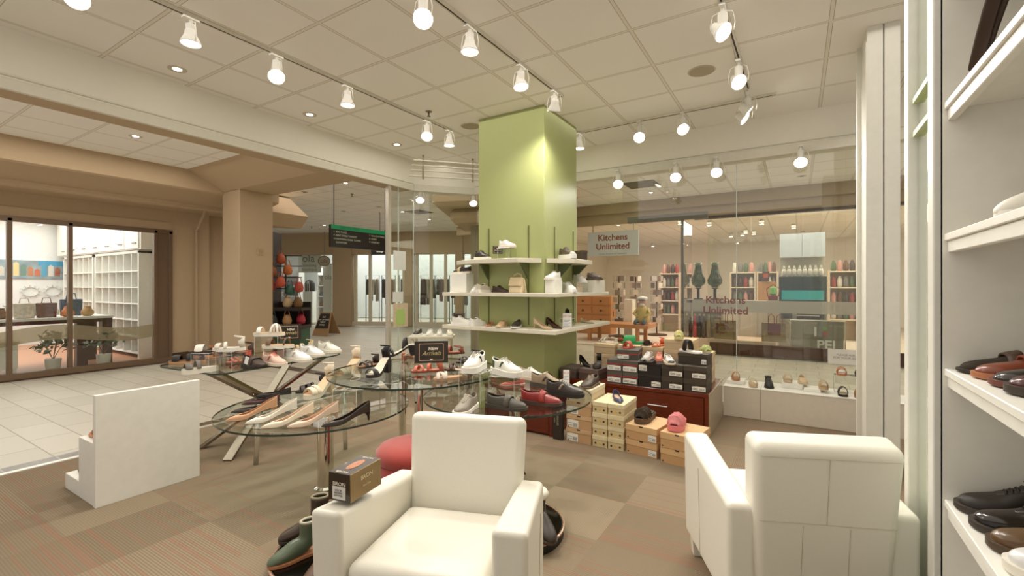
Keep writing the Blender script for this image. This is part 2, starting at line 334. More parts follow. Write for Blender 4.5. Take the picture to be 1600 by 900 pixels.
# ---- kitchen shop side, y=10.1
YK = 10.1
mb = MB().box(-8, 4, YK-.06, YK+.1, 2.76, H+.02); mb.box(-8, 4, YK-.16, YK-.04, 2.98, H)
struct('wall_kitchen_shop_front', mb, mat('A89274', .75))
struct('trim_10', MB().box(-1.8, 4, YK-.08, YK+.06, 2.725, 2.775), mat('3B2A20', .4))
struct('baseboard_kitchen_shop', MB().box(-1.5, 4, YK-.06, YK+.04, 0, .22), wood_mat('dark_base', '3A2016', '5A3322', .35))
kx = [-1.55, -.75, .1, .95, 1.9, 4]
for i in range(5):
    struct('window_%d' % (20+i), MB().box(kx[i]+.004, kx[i+1]-.004, YK, YK+.012, .2, 2.74), GL_WIN)
struct('ceiling_kitchen_shop', MB().box(-8, 8, YK+.1, 19.5, 3.02, 3.07), M_CEILW)
struct('wall_kitchen_shop_back', MB().box(-8, 8, 19.4, 19.5, 0, 3.1).box(5, 5.1, YK, 19.5, 0, 3.1).box(-7.2, -7.1, YK, 19.5, 0, 3.1), mat('EEE4D6', .7))
struct('floor_kitchen_shop', MB().box(-7.2, 5.1, YK, 19.5, -.02, .005), mat('DCCDBE', .4))
# ---- far end of the mall: clothing shop, angled
struct('wall_far', MB().box(-24, -12, 22, 22.2, 0, 3.2).box(-22, -21.8, 4, 22, 0, 3.2), mat('DCDAD2', .7))
FA = W(-8.2, 16.2); FB = W(-.6, 15.4)
def along(u, off=0., z=0.):   # u metres from FA towards FB, off metres behind the shop front
    d = (FB-FA).normalized(); n = Vector((-d.y, d.x, 0)); p = FA+d*u+n*off; return Vector((p.x, p.y, z))
LF = (FB-FA).length
def fbox(mb, u0, u1, o0, o1, z0, z1):
    a, b, c, d = along(u0, o0), along(u1, o0), along(u1, o1), along(u0, o1)
    return mb.prism([(a.x, a.y), (b.x, b.y), (c.x, c.y), (d.x, d.y)], z0, z1)
mb = MB(); fbox(mb, -3, LF, -.1, .25, 2.45, H+.02)
for u0, u1 in ((2.05, 2.72), (4.62, 4.86), (6.35, 6.6)): fbox(mb, u0, u1, -.15, .2, 0, H)
struct('wall_clothing_front', mb, M_WALL)
mb = MB()
for u in (2.78, 3.3, 3.95, 4.5, 4.95, 5.45, 5.95): fbox(mb, u, u+.09, -.05, .05, .12, 2.45)
fbox(mb, 2.72, LF, -.06, .06, 0, .14)
struct('trim_11', mb, mat('D8CDB8', .5))
mb = MB(); fbox(mb, -3, 2.05, 0, .012, .02, 2.45); struct('window_30', mb, GL_WIN)
mb = MB(); fbox(mb, 2.72, LF, 0, .012, .14, 2.45); struct('window_31', mb, GL_WIN)
mb = MB(); fbox(mb, -3, LF, 4.0, 4.1, 0, 3.1); struct('wall_clothing_back', mb, mat('E2E4E2', .7))
mb = MB(); fbox(mb, -3, LF, 0.3, 4.0, 3.0, 3.05); struct('ceiling_clothing_shop', mb, mat('E8E6E0', .7))
# pier at the right end and crown above it
q0 = W(-.95, 10.6); q1 = W(.55, 10.0)
mb = MB().prism([(W(-.86, 9.6).x, W(-.86, 9.6).y), (W(.5, 9.3).x, W(.5, 9.3).y), (W(.7, 10.2).x, W(.7, 10.2).y), (W(-.8, 10.6).x, W(-.8, 10.6).y)], 0, 2.8)
struct('wall_kitchen_pier', mb, mat('9A8F76', .7))
def lt(l, t): v = W(l, t); return (v.x, v.y)
mb = MB().prism([lt(-1.25, 9.2), lt(1.2, 8.6), lt(1.3, 10), lt(-1.15, 10.8)], 2.62, 2.9); mb.prism([lt(-1.55, 8.9), lt(1.2, 8.3), lt(1.3, 10), lt(-1.45, 10.8)], 2.9, H)
struct('trim_12', mb, M_WALL, bevel=.08, seg=1)
# ================================================================ BUILDERS
def interp(tab, s):
    for (a, u), (b, v) in zip(tab[:-1], tab[1:]):
        if s <= b: return u+(v-u)*(s-a)/(b-a+1e-9)
    return tab[-1][1]
WR = [(0, 0), (.02, .075), (.07, .125), (.16, .168), (.3, .185), (.42, .175), (.6, .138), (.78, .13), (.9, .118), (.97, .08), (1, 0)]
WP = [(0, 0), (.03, .02), (.12, .062), (.22, .105), (.33, .138), (.45, .13), (.6, .098), (.78, .098), (.9, .09), (.97, .06), (1, 0)]
ST = [0, .02, .06, .12, .19, .26, .33, .38, .44, .50, .57, .65, .73, .81, .88, .94, .98, 1]
KIND = {
 # half widths, crest height, opening half width, heel lift, sole thickness
 'sneaker': dict(w=WR, h=[(0, .04), (.04, .095), (.15, .13), (.3, .17), (.42, .225), (.55, .28), (.62, .26), (.78, .20), (.93, .25), (1, .29)], op=[(0, 0), (.33, 0), (.36, .025), (.5, .04), (.6, .085), (.8, .09), (.93, .07), (1, 0)], lift=[(0, .085), (.3, .075), (1, .11)], sole=2),
 'oxford': dict(w=WR, h=[(0, .03), (.04, .085), (.15, .12), (.3, .155), (.42, .20), (.55, .24), (.65, .20), (.8, .19), (1, .25)], op=[(0, 0), (.44, 0), (.48, .035), (.6, .085), (.85, .085), (.95, .05), (1, 0)], lift=[(0, .05), (.3, .045), (1, .075)], sole=2),
 'loafer': dict(w=WR, h=[(0, .025), (.04, .08), (.15, .115), (.3, .145), (.42, .19), (.52, .22), (.6, .15), (.85, .16), (1, .21)], op=[(0, 0), (.46, 0), (.5, .05), (.6, .09), (.85, .09), (.95, .05), (1, 0)], lift=[(0, .04), (.55, .04), (.62, .06), (1, .085)], sole=2),
 'flat': dict(w=WP, h=[(0, .02), (.04, .05), (.15, .085), (.25, .10), (.34, .085), (.6, .08), (.85, .13), (1, .17)], op=[(0, 0), (.24, 0), (.28, .06), (.42, .1), (.6, .085), (.88, .08), (.96, .045), (1, 0)], lift=[(0, .015), (.6, .02), (1, .04)], sole=2),
 'pump': dict(w=WP, h=[(0, .02), (.05, .05), (.15, .08), (.22, .105), (.30, .095), (.45, .085), (.62, .095), (.85, .17), (1, .225)], op=[(0, 0), (.23, 0), (.27, .05), (.40, .095), (.6, .08), (.88, .075), (.96, .045), (1, 0)], lift=[(0, .02), (.25, .02), (.38, .04), (.55, .105), (.72, .17), (.85, .20), (1, .21)], sole=1, heel='kitten'),
}
def station(k, s, L):
    d = KIND[k]; return interp(d['w'], s)*L, interp(d['h'], s)*L, interp(d['op'], s)*L, interp(d['lift'], s)*L
def footprint(mb, wt, s0, s1, z0f, z1f, L, grow=0., n=26):
    rows = []
    for i in range(n+1):
        u = i/n; s = s0+(s1-s0)*(u if s0 > .05 else .5-.5*math.cos(math.pi*u))
        w = max(interp(wt, s)*L+grow*(1 if 0 < s < 1 else .3), .0015); x = L*(.5-s)*(1+2*grow/L)
        rows.append([(x, -w, z0f(s)), (x, -w, z1f(s)), (x, w, z1f(s)), (x, w, z0f(s))])
    mb.grid(rows, True); k = len(rows)*4; b = len(mb.v)-k
    mb.f += [(b, b+1, b+2, b+3), (b+k-1, b+k-2, b+k-3, b+k-4)]; mb.mi += [mb.cur]*2
    return mb
def closed_shoe(root, kind, L, up, sole, inner, laces=None, thick=1.0, toe=None, strap=None, heelc=None, buckle=None, stripe=None):
    d = KIND[kind]; rows = []; m = 6
    dl = (thick-1)*.07*L if d['sole'] == 2 else 0
    for s in ST:
        w, h, op, z = station(kind, s, L); z += dl; x = L*(.5-s); r = []
        for sgn in (-1, 1):
            seq = []
            for j in range(m+1):
                th = j/m*math.pi/2
                seq.append((x, sgn*(op+(w-op)*math.cos(th)**.62 if j < m else op), z-.002+h*math.sin(th)**.85))
            r += seq if sgn < 0 else seq[::-1]
        rows.append(r)
    # drop the faces that bridge the opening
    mb = MB(); n = 2*(m+1); vs = [p for r in rows for p in r]; fs = []; mi = []
    for i in range(len(rows)-1):
        for j in range(n-1):
            if j == m: continue
            fs.append((i*n+j, i*n+j+1, (i+1)*n+j+1, (i+1)*n+j)); mi.append(1 if toe and ST[i] < .1 else (1 if heelc and ST[i] >= .81 and (j < 4 or j > n-6) else 0))
    mb.v = vs; mb.f = fs; mb.mi = mi
    mats = [up, toe or heelc] if (toe or heelc) else up
    mb.build('upper', mats, root, smooth=True, solid=.006*L/.26*.5, weld=.0006, sub=1, offset=-1)
    lift = lambda s: interp(d['lift'], s)*L+dl
    if d['sole'] == 2:
        q = MB(); footprint(q, d['w'], 0, 1, lambda s: (.018*L*max(0, .12-s)/.12), lambda s: lift(s)+.008*L, L, .007*L/.26*.26/.26 if kind != 'flat' else .002)
        q.build('sole', sole, root, smooth=False, bevel=.003, seg=2)
    else:
        q = MB(); footprint(q, d['w'], 0, 1, lambda s: max(0, lift(s)-.014*L), lambda s: lift(s)+.002, L, .0, 22); q.build('sole', sole, root, smooth=True)
    q = MB(); footprint(q, d['w'], .2, .985, lambda s: lift(s)+.004*L, lambda s: lift(s)+.02*L, L, -.010*L); q.build('insole', inner, root)
    if d.get('heel'):
        b = -.485*L; q = MB(); rows = []
        for f_, xa, xb, yw in ((0, .004, .042, .017), (.35, .004, .048, .018), (.65, .006, .075, .026), (.85, .006, .13, .046), (1, .008, .17, .062)):
            zz = f_*L*.20; rows.append([(b+xa*L, -yw*L, zz), (b+xb*L, -yw*L, zz), (b+xb*L, yw*L, zz), (b+xa*L, yw*L, zz)])
        q.grid(rows, True); q.f += [(3, 2, 1, 0), (16, 17, 18, 19)]; q.mi += [0, 0]
        q.build('heel', sole, root, bevel=.004*L, seg=2)
    if stripe:
        q = MB()
        for sg in (-1, 1):
            rr = []
            for k_ in range(6):
                th = R(12+9*k_); s0 = .56-.022*k_; row = []
                for ds in (0, .03, .06):
                    w, h, op, z = station(kind, s0+ds, L); z += dl; row.append((L*(.5-s0-ds), sg*(op+(w-op)*math.cos(th)**.62+.0012), z+h*math.sin(th)**.85))
                rr.append(row)
            q.grid(rr)
        q.build('side_stripe', mat(stripe, .5), root, smooth=True, solid=.002)
    def H_(s): w, h, op, z = station(kind, s, L); return z+dl+h, op, w
    if laces:
        q = MB(); rows = []
        for s in (.30, .36, .42, .48, .54, .60, .64):
            z, op, w = H_(s); x = L*(.5-s); g = op+.03*L; up_ = (.03*L if s > .58 else -.006*L)
            rows.append([(x, -g, z-.02*L), (x, -g*.5, z+.002*L+up_), (x, g*.5, z+.002*L+up_), (x, g, z-.02*L)])
        q.grid(rows); q.build('tongue', up, root, smooth=True, solid=.004, sub=1)
        q = MB()
        for s in (.375, .42, .465, .51, .555):
            z, op, w = H_(s); x = L*(.5-s); g = op+.032*L; q.tube([(x, -g, z-.022*L), (x-.004*L, -g*.4, z+.012*L), (x-.006*L, g*.4, z+.012*L), (x, g, z-.022*L)], .011*L, 5)
        z, op, w = H_(.555); x = L*(.5-.56)
        for sg in (-1, 1): q.tube([(x, 0, z+.02*L), (x+.02*L, sg*.06*L, z+.04*L), (x-.01*L, sg*.12*L, z-.01*L), (x-.03*L, sg*.05*L, z+.02*L), (x, 0, z+.02*L)], .008*L, 5)
        q.build('laces', laces, root, smooth=True)
    if strap:
        q = MB(); rows = []
        for s in (.37, .43, .50):
            w, h, op, zz = station(kind, s, L); zz += dl; x = L*(.5-s); rows.append([(x, math.copysign(abs(math.cos(t))**.62, math.cos(t))*w*1.02, zz+(h+.012*L)*math.sin(t)**.85) for t in [math.pi*k/14 for k in range(15)]])
        q.grid(rows); q.build('strap', strap, root, smooth=True, solid=.006*L/.26, offset=1)
    if buckle:
        z, op, w = H_(.44); x = L*(.5-.44); q = MB(); a = .045*L; b_ = .085*L
        q.tube([(x-a, -b_, z+.002), (x+a, -b_, z-.006), (x+a, b_, z-.006), (x-a, b_, z+.002)], .009*L, 6, closed=True); q.build('buckle', buckle, root, smooth=True)
def sandal(root, L, sole, foot, strap, thick=.06, heel=None, bands=((.22, .32, .16, 0),), ankle=False, back=False, heelcol=None, w=WR):
    """open sandal: bands = (from, to, height, skew)"""
    rise = heel or 0
    def lf(s): return thick*L+(rise*L*max(0, min(1, (s-.3)/.5))**1.3 if rise else 0)
    q = MB(); footprint(q, w, 0, 1, lambda s: max(0, lf(s)-thick*L) if heel else .012*L*max(0, .12-s)/.12, lf, L, 0, 28); q.build('sole', sole, root, bevel=.003, seg=2)
    q = MB(); footprint(q, w, .01, .99, lambda s: lf(s), lambda s: lf(s)+.012*L, L, -.012*L, 20); q.build('footbed', foot, root)
    if heel:
        q = MB(); zt = lf(.85)-thick*L*.5; b = -.49*L
        q.hexa([(b, -.085*L, 0), (b+.16*L, -.085*L, 0), (b+.16*L, .085*L, 0), (b, .085*L, 0), (b, -.1*L, zt), (b+.24*L, -.1*L, zt*.92), (b+.24*L, .1*L, zt*.92), (b, .1*L, zt)])
        q.build('heel', heelcol or sole, root, bevel=.006)
    for s0, s1, h, sk in bands:
        q = MB(); rows = []
        for s in (s0, (s0+s1)/2, s1):
            ww = interp(w, s)*L*1.02; bulge = .9 if s == (s0+s1)/2 else .84
            rows.append([(L*(.5-s)+sk*L*math.cos(t)*.5, ww*math.cos(t), lf(s)-.01*L+(h*bulge)*L*math.sin(t)) for t in [math.pi*k/10 for k in range(11)]])
        q.grid(rows); q.build('strap', strap, root, smooth=True, solid=.008*L/.26*.7, offset=1, sub=1)
    if ankle or back:
        z = lf(.85)+(.36 if ankle else .17)*L; cx = L*(.5-.80); rr = [[], []]
        for k in range(21):
            t = 2*math.pi*k/20; c, s_ = math.cos(t), math.sin(t)
            for e, dz in ((0, -.022*L), (1, .022*L)): rr[e].append((cx+.16*L*c, .12*L*s_, z+dz+.03*L*c))
        MB().grid(rr).build('ankle_strap', strap, root, smooth=True, solid=.005, sub=1)
        rows = [[], [], []]; cs = L*(.5-.86)
        for k in range(11):
            t = R(85)+R(190)*k/10; c, s_ = math.cos(t), math.sin(t)
            rows[0].append((cs+.12*L*c, .112*L*s_, lf(.9)-.005*L)); rows[1].append((cx+.15*L*c, .108*L*s_, (lf(.9)+z)/2-.03*L*abs(s_))); rows[2].append((cx+.16*L*c, .118*L*s_, z-(.0+.12*abs(s_)**4)*L))
        MB().grid(rows).build('heel_counter', strap, root, smooth=True, solid=.004)
def boot(root, L, up, sole, lining, shaft=.55, tab=None, rimr=0.):
    d = [(.5, .05, .02, .03, 90), (.47, .075, .05, .09, 90), (.40, .10, .075, .14, 90), (.28, .125, .10, .175, 88), (.15, .15, .13, .175, 80), (.02, .19, .165, .155, 65), (-.12, .23, .19, .14, 45), (-.235, .31, .17, .13, 18), (-.26, .40, .155, .125, 5), (-.265, shaft*.85+.05, .155, .13, 0), (-.27, shaft+.05, .165, .135, 0)]
    rows = []; n = 16
    for x, z, a, b, ang in d:
        A = R(ang); ux, uz = math.cos(A), math.sin(A); r = []
        for k in range(n):
            t = 2*math.pi*k/n; p = a*math.cos(t); zz = z+p*uz*1.0; xx = x+p*ux*(1 if True else -1)
            r.append((xx*L, b*.88*math.sin(t)*L, max(zz, .035)*L))
        rows.append(r)
    q = MB(); q.grid(rows, True); b0 = 0; q.f.append(tuple(range(n))); q.mi.append(0)
    q.build('upper', up, root, smooth=True, solid=.006, sub=1, offset=1)
    q = MB(); footprint(q, WR, 0, 1, lambda s: 0, lambda s: .06*L, L, .004); q.build('sole', sole, root, bevel=.003)
    q = MB(); rr = rows[-1]; q.tube([(p[0], p[1], p[2]+.002) for p in rr], .007+rimr, 6, closed=True); q.build('lining', lining, root, smooth=True)
    if tab: q = MB(); q.tube([(-.42*L, 0, (shaft+.02)*L), (-.46*L, 0, (shaft+.12)*L), (-.40*L, 0, (shaft+.1)*L)], .006, 5); q.build('pull_tab', tab, root)
def slipper(root, L, fur, sole, foot):
    q = MB(); footprint(q, WR, 0, 1, lambda s: .02*L*max(0, .12-s)/.12, lambda s: .15*L, L, .02*L, 20); q.build('sole', sole, root, bevel=.01, seg=3)
    q = MB(); rows = []
    for i in range(25):
        s = .03+.55*i/24; ww = interp(WR, s)*L*1.12; h = (.24+.035*math.cos(i*2*math.pi/6.5))*L*min(1, (i+1.5)/6)
        rows.append([(L*(.5-s)+random.uniform(-.004, .004), (ww+.02*L*math.cos(i*2*math.pi/6.5))*math.cos(t), .13*L+h*math.sin(t)**.8+random.uniform(-.003, .003)) for t in [math.pi*k/14 for k in range(15)]])
    q.grid(rows); q.build('upper', fur, root, smooth=True, solid=.03*L, offset=-1)
    q = MB(); footprint(q, WR, .3, .98, lambda s: .15*L, lambda s: .19*L, L, -.005*L); q.build('footbed', foot, root, bevel=.008)
SHOES = 'shoes on display around the shop'
CATW = {'sneaker': 'sneaker', 'oxford': 'shoe', 'loafer': 'loafer', 'flat': 'flat shoe', 'pump': 'pump', 'sandal': 'sandal', 'boot': 'boot', 'slipper': 'slipper', 'slide': 'slide sandal'}
NAMEW = {'sneaker': 'sneaker', 'oxford': 'lace_up_shoe', 'loafer': 'loafer', 'flat': 'ballet_flat', 'pump': 'court_shoe', 'sandal': 'sandal', 'boot': 'ankle_boot', 'slipper': 'fluffy_slipper', 'slide': 'slide_sandal'}
def shoe(kind, label, p, ang, L=.26, up='EEEEEE', sole='F2EFE6', inner='D9CDB8', group=SHOES, rough=.5, **k):
    r = thing(NAMEW[kind], label, CATW[kind], p, ang, group)
    U = up if not isinstance(up, str) else mat(up, rough, noise=.05); So = mat(sole, .55) if isinstance(sole, str) else sole; I = mat(inner, .6)
    cv = lambda v: mat(v, .5) if isinstance(v, str) else v
    if kind in ('sandal', 'slide'):
        k.setdefault('bands', ((.18, .52, .26, 0),) if kind == 'slide' else ((.16, .26, .16, .06), (.30, .38, .19, -.06)))
        if 'heelcol' in k: k['heelcol'] = cv(k['heelcol'])
        sandal(r, L, So, I, U, **k)
    elif kind == 'boot': boot(r, L, U, So, I, **{a: (cv(b) if a == 'tab' else b) for a, b in k.items()})
    elif kind == 'slipper': slipper(r, L, U, So, I)
    else: closed_shoe(r, kind, L, U, So, I, **{a: (cv(b) if a in ('laces', 'toe', 'strap', 'heelc', 'buckle') and b else b) for a, b in k.items()})
    return r
def shoe_px(kind, label, px, py, z, head, **k):   # head: toe direction as (right, away) seen from the shop floor
    return shoe(kind, label, at(px, py, z), hd(*head), **k)
def box_pile_item(label, p, rz, w, d, h, body, lid, lidh=.035, tagp=None, tagcol='E9E6DC', stripe=None, notch=False, dots=False, group='shoe boxes stacked by the green pillar', grow=.003, name='shoe_box', over=False, spec=None):
    """w along local x (front edge), d into local +y, origin = front bottom centre"""
    r = thing(name, label, 'box', p, rz, group)
    g = grow; hh = h-.0005
    MB().box(-w/2+g, w/2-g, g, d-g, 0, hh-lidh*.5).build('body', mat(body, .7, noise=.05), r)
    q = MB(); q.box(-w/2, w/2, 0, d, hh-lidh, hh); q.build('lid', mat(lid, .7, noise=.05), r, bevel=.0015, seg=1)
    if stripe: MB().box(-w/2-.0008, w/2+.0008, -.0008, d+.0008, hh-lidh-.004, hh-lidh+.004).build('stripe', mat(stripe, .5), r)
    if tagp:
        x0, x1, z0, z1 = tagp; q = MB()
        q.add([(x0*w, g-.0012, z0*h), (x1*w, g-.0012, z0*h), (x1*w, g-.0012, z1*h), ((x0*.6+x1*.4)*w, g-.0012, (z1+.04)*h), (x0*w, g-.0012, z1*h)], [(0, 1, 2, 3, 4)])
        lb = q.build('paper_label', mat(tagcol, .7), r)
        q = MB(); wd = (x1-x0)*w
        for i in range(7):
            a = x0*w+wd*(.55+.055*i); q.add([(a, g-.0016, (z0+.05)*h), (a+wd*.025, g-.0016, (z0+.05)*h), (a+wd*.025, g-.0016, (z0+(z1-z0)*.6)*h), (a, g-.0016, (z0+(z1-z0)*.6)*h)], [(0, 1, 2, 3)])
        for i in range(2):
            zz = (z0+(z1-z0)*(.25+.3*i))*h; q.add([(x0*w+wd*.06, g-.0016, zz), (x0*w+wd*.45, g-.0016, zz), (x0*w+wd*.45, g-.0016, zz+.004), (x0*w+wd*.06, g-.0016, zz+.004)], [(0, 1, 2, 3)])
        q.build('barcode', mat('4A4640', .7), lb)
    if notch:
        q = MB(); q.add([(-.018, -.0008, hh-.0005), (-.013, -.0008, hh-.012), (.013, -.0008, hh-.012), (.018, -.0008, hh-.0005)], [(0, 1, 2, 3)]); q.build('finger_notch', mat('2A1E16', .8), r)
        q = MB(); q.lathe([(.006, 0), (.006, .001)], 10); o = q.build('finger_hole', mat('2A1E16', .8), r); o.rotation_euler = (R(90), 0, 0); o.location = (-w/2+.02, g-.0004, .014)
    if dots:
        for i, (dx, c) in enumerate(((-.28, '4A3A26'), (.0, 'D9B24A'), (.26, '4A3A26'))):
            q = MB(); q.lathe([(.009, 0), (.009, .001)], 10); o = q.build('printed_dot' if i != 1 else 'round_sticker', mat(c, .6), r); o.rotation_euler = (R(90), 0, 0); o.location = (dx*w, g-.0004, h*.30)
    return r
def riser(label, p, rz, w, d, h, group='clear acrylic display risers'):
    r = tag(MB().box(-w/2, w/2, -d/2, d/2, h-.004, h).box(-w/2, -w/2+.003, -d/2, d/2, 0, h-.004).box(w/2-.003, w/2, -d/2, d/2, 0, h-.004).box(-w/2+.003, w/2-.003, -d/2+.0, -d/2+.003, h*.55, h-.004).build('display_riser', GL_ACR), label, 'riser', group)
    e = MB()
    for x in (-w/2, w/2): e.tube([(x, -d/2, 0), (x, -d/2, h), (x, d/2, h)], .0012, 4)
    e.tube([(-w/2, -d/2, h), (w/2, -d/2, h)], .0014, 4); e.tube([(-w/2, d/2, h), (w/2, d/2, h)], .0012, 4)
    e.build('polished_edge', mat('F4F2EA', .2), r)
    r.location = p; r.rotation_euler = (0, 0, rz); return r
def cube_riser(label, x0, x1, y0, y1, z0, z1, group='white display blocks'):
    return tag(MB().box(x0, x1, y0, y1, z0, z1).build('display_block', WHITE, bevel=.002, seg=1), label, 'display block', group)
GOLD = mat('D9C58A', .4)
def arrivals_sign(label, p, w, h, post, face=None, group='new arrivals signs'):
    """p = foot of the stand; the board faces the shop floor"""
    d = face or (Vector((0, 0, 0))-Vector(p)); d = Vector((d[0], d[1], 0)).normalized(); rz = math.atan2(d.y, d.x)+math.pi/2
    r = thing('arrivals_sign', label, 'sign', p, rz, group)
    MB().box(-w/2, w/2, -.004, .004, post, post+h).build('board', mat('2E241A', .4), r)
    f = MB(); a, b = w*.36, h*.38; c = post+h*.5; t = h*.012
    for x0, x1, z0, z1 in ((-a, a, c+b-t, c+b+t), (-a, a, c-b-t, c-b+t), (-a-t, -a+t, c-b, c+b), (a-t, a+t, c-b, c+b)): f.box(x0, x1, -.0052, -.004, z0, z1)
    f.build('printed_frame', mat('DDB89C', .5), r)
    n = (0, -1, 0)
    text('lettering', 'NEW', mat('F0E8D0', .5), h*.19, face_m((w*.06, -.0045, c+h*.15), n), r, bold=h*.006)
    text('script_lettering', 'Arrivals', GOLD, h*.28, face_m((0, -.0045, c-h*.06), n), r, shear=.45, sx=.95)
    MB().box(-w*.04, w*.04, -.0052, -.004, c-b-h*.01, c-b+h*.07).build('small_lettering', mat('E8DCC8', .5), r)
    MB().tube([(0, 0, .004), (0, 0, post+.012)], .0035, 6).box(-.012, .012, -.008, .008, post-.006, post+.012).build('post', GL_ACR if post > .04 else CHROME, r)
    MB().box(-w*.22, w*.22, -.03, .03, 0, .004).build('foot', GL_ACR, r)
    return r
# ---------------------------------------------------------------- track heads
LENS = mat('FFF6E6', .4, emit=14.0); HEADM = mat('E8E4DA', .4)
def track_head(label, x, y, z, aim, spot=True, drop=.15, hang='rail', pw=1.0):
    r = thing('track_light', label, 'track light', (x, y, z), 0, 'track light heads')
    d = Vector(aim).normalized()
    MB().box(-.018, .018, -.05, .05, -.018, 0).lathe([(.012, -.05), (.012, -.018)], 10).build('adapter', HEADM, r)
    MB().lathe([(.03, -.13), (.03, -.05)], 14).build('socket', HEADM, r, smooth=False)
    h = MB().lathe([(.026, .09), (.034, .07), (.036, .05), (.06, .0), (.062, -.012)], 20, cap=False).lathe([(.026, .09), (.001, .092)], 20, cap=False).build('shade', HEADM, r, smooth=True, solid=.002)
    q = d.to_track_quat('-Z', 'Y'); c = Vector((0, 0, -drop-.02)); h.rotation_mode = 'QUATERNION'; h.rotation_quaternion = q; h.location = c
    l = MB().lathe([(.001, -.006), (.045, -.003), (.058, .002)], 20, cap=False).build('lens', LENS, h, smooth=True)
    yk = MB().tube([(.068, 0, -.005), (.075, 0, .05), (.06, 0, .12), (0, 0, .14), (-.06, 0, .12), (-.075, 0, .05), (-.068, 0, -.005)], .003, 6).build('yoke', HEADM, r, smooth=True); yk.location = c
    if spot:
        sp = light('track_spot', 'SPOT', c+d*.03, SPOT*pw, (1, .97, .92), .05, parent=r, spot=100, blend=1.0); sp.rotation_mode = 'QUATERNION'; sp.rotation_quaternion = q
    return r
# ================================================================ LARGE OBJECTS
# ---- armchairs (front centre at the origin, back towards +y)
def armchair(label, p, rz):
    r = thing('armchair', label, 'armchair', p, rz, 'white leather armchairs'); M = M_LEATHER
    fw, rw, dp = .375, .335, .60; SEAM = mat('C6BDA8', .6)
    for sg in (-1, 1):
        a = MB(); xo, xi, yo, yi = sg*fw, sg*(fw-.118), sg*rw, sg*(rw-.105)
        pts = [(xo*.985, .005, .10), (xi, .005, .10), (yi, dp, .10), (yo, dp, .10), (xo, -.015, .60), (xi, -.015, .60), (yi, dp, .505), (yo, dp, .505)]
        if sg > 0: pts = [pts[i] for i in (1, 0, 3, 2, 5, 4, 7, 6)]
        a.hexa(pts); ar = a.build('armrest', M, r, bevel=.022, seg=4)
        for pa in ([(xo*.97, -.004, .583), (xi*1.03, -.004, .583)], [(xo*.985, .28, .52), (xo*.965, .28, .12)]): MB().tube(pa, .0015, 5).build('seam', SEAM, ar)
    MB().hexa([(-.24, .03, .12), (.24, .03, .12), (.22, .56, .12), (-.22, .56, .12), (-.24, .03, .30), (.24, .03, .30), (.22, .56, .30), (-.22, .56, .30)]).build('seat_frame', M, r, bevel=.015, seg=3)
    MB().hexa([(-.245, -.01, .30), (.245, -.01, .30), (.225, .46, .29), (-.225, .46, .29), (-.245, -.015, .43), (.245, -.015, .43), (.225, .46, .42), (-.225, .46, .42)]).build('seat_cushion', M, r, bevel=.04, seg=5)
    b = MB().hexa([(-.225, .44, .12), (.225, .44, .12), (.235, .60, .12), (-.235, .60, .12), (-.262, .535, .79), (.262, .535, .79), (.255, .66, .76), (-.255, .66, .76)]).build('backrest', M, r, bevel=.035, seg=5)
    for pa in ([(-.232, .6338, .47), (.232, .6338, .47)], [(.0, .634, .47), (0, .6575, .72)], [(-.08, .603, .14), (-.08, .633, .46)], [(.08, .603, .14), (.08, .633, .46)], [(-.235, .6575, .72), (.235, .6575, .72)]):
        MB().tube(pa, .0012, 5).build('seam', SEAM, b)
    for x, y in ((-.32, .05), (.32, .05), (-.29, .54), (.29, .54)):
        MB().hexa([(x-.022, y-.022, 0), (x+.022, y-.022, 0), (x+.022, y+.022, 0), (x-.022, y+.022, 0), (x-.032, y-.032, .11), (x+.032, y-.032, .11), (x+.032, y+.032, .11), (x-.032, y+.032, .11)]).build('leg', M, r, bevel=.004)
    return r
def yaw_of(a, b): return hd(a, b)-math.pi/2      # rotation whose local +y points (a right, b away)
armchair('white leather armchair facing the viewer with a small shoe box on its arm', W(-.315, 1.487), yaw_of(math.sin(R(12)), math.cos(R(12))))
c2 = W(1.165, 1.76); s2, k2 = math.sin(R(9)), math.cos(R(9))
armchair('white leather armchair seen from behind, beside the tall white bookcase', W(1.165+s2*.60, 1.73+k2*.60), yaw_of(-s2, -k2))
# ---- small box on the arm
bx = W(-.60, 1.60, .603)
r = thing('shoe_care_box', 'small black and gold shoe box standing on the armchair arm', 'box', bx, yaw_of(math.sin(R(21)), math.cos(R(21))))
M_BB = mat('2B1C0E', .18, coat=.5); M_BG = mat('8E7650', .3, .5)
w, l, h = .098, .17, .098
q = MB(); q.hexa([(-w/2, 0, 0), (w/2, 0, 0), (w/2, l, 0), (-w/2, l, 0), (-w/2+.002, 0, h), (w/2-.002, 0, h), (w/2-.002, l, h), (-w/2+.002, l, h)]); q.mi = [0, 0, 0, 1, 0, 0]
q.build('body', [M_BB, M_BG], r, bevel=.0015, seg=1)
MB().box(-.028, .028, -.002, .001, .008, .052).build('paper_label', mat('D8D2CA', .6), r)
n = (0, -1, 0)
text('lettering', 'BRON', mat('E8DCC8', .4), .017, face_m((0, -.0006, .060), n), r, sx=1.2)
text('label_lettering', 'SIZE 38\nBROWN\nLEATHER', mat('6A6258', .6), .009, face_m((-.002, -.003, .030), n), r, ext=.0003)
text('side_lettering', 'BRON', mat('D8C8A0', .4), .02, face_m((w/2+.0003, l*.5, .066), (1, 0, 0)), r, sx=1.2, ext=.0008)
text('side_lettering', 'Shoe Care', mat('C8B890', .4), .010, face_m((w/2+.0003, l*.5, .036), (1, 0, 0)), r, ext=.0008)
text('lid_lettering', 'BRON', mat('E8DCC8', .4), .015, face_m((0, .014, h), (0, 0, 1), (0, 1, 0)), r, sx=1.2)
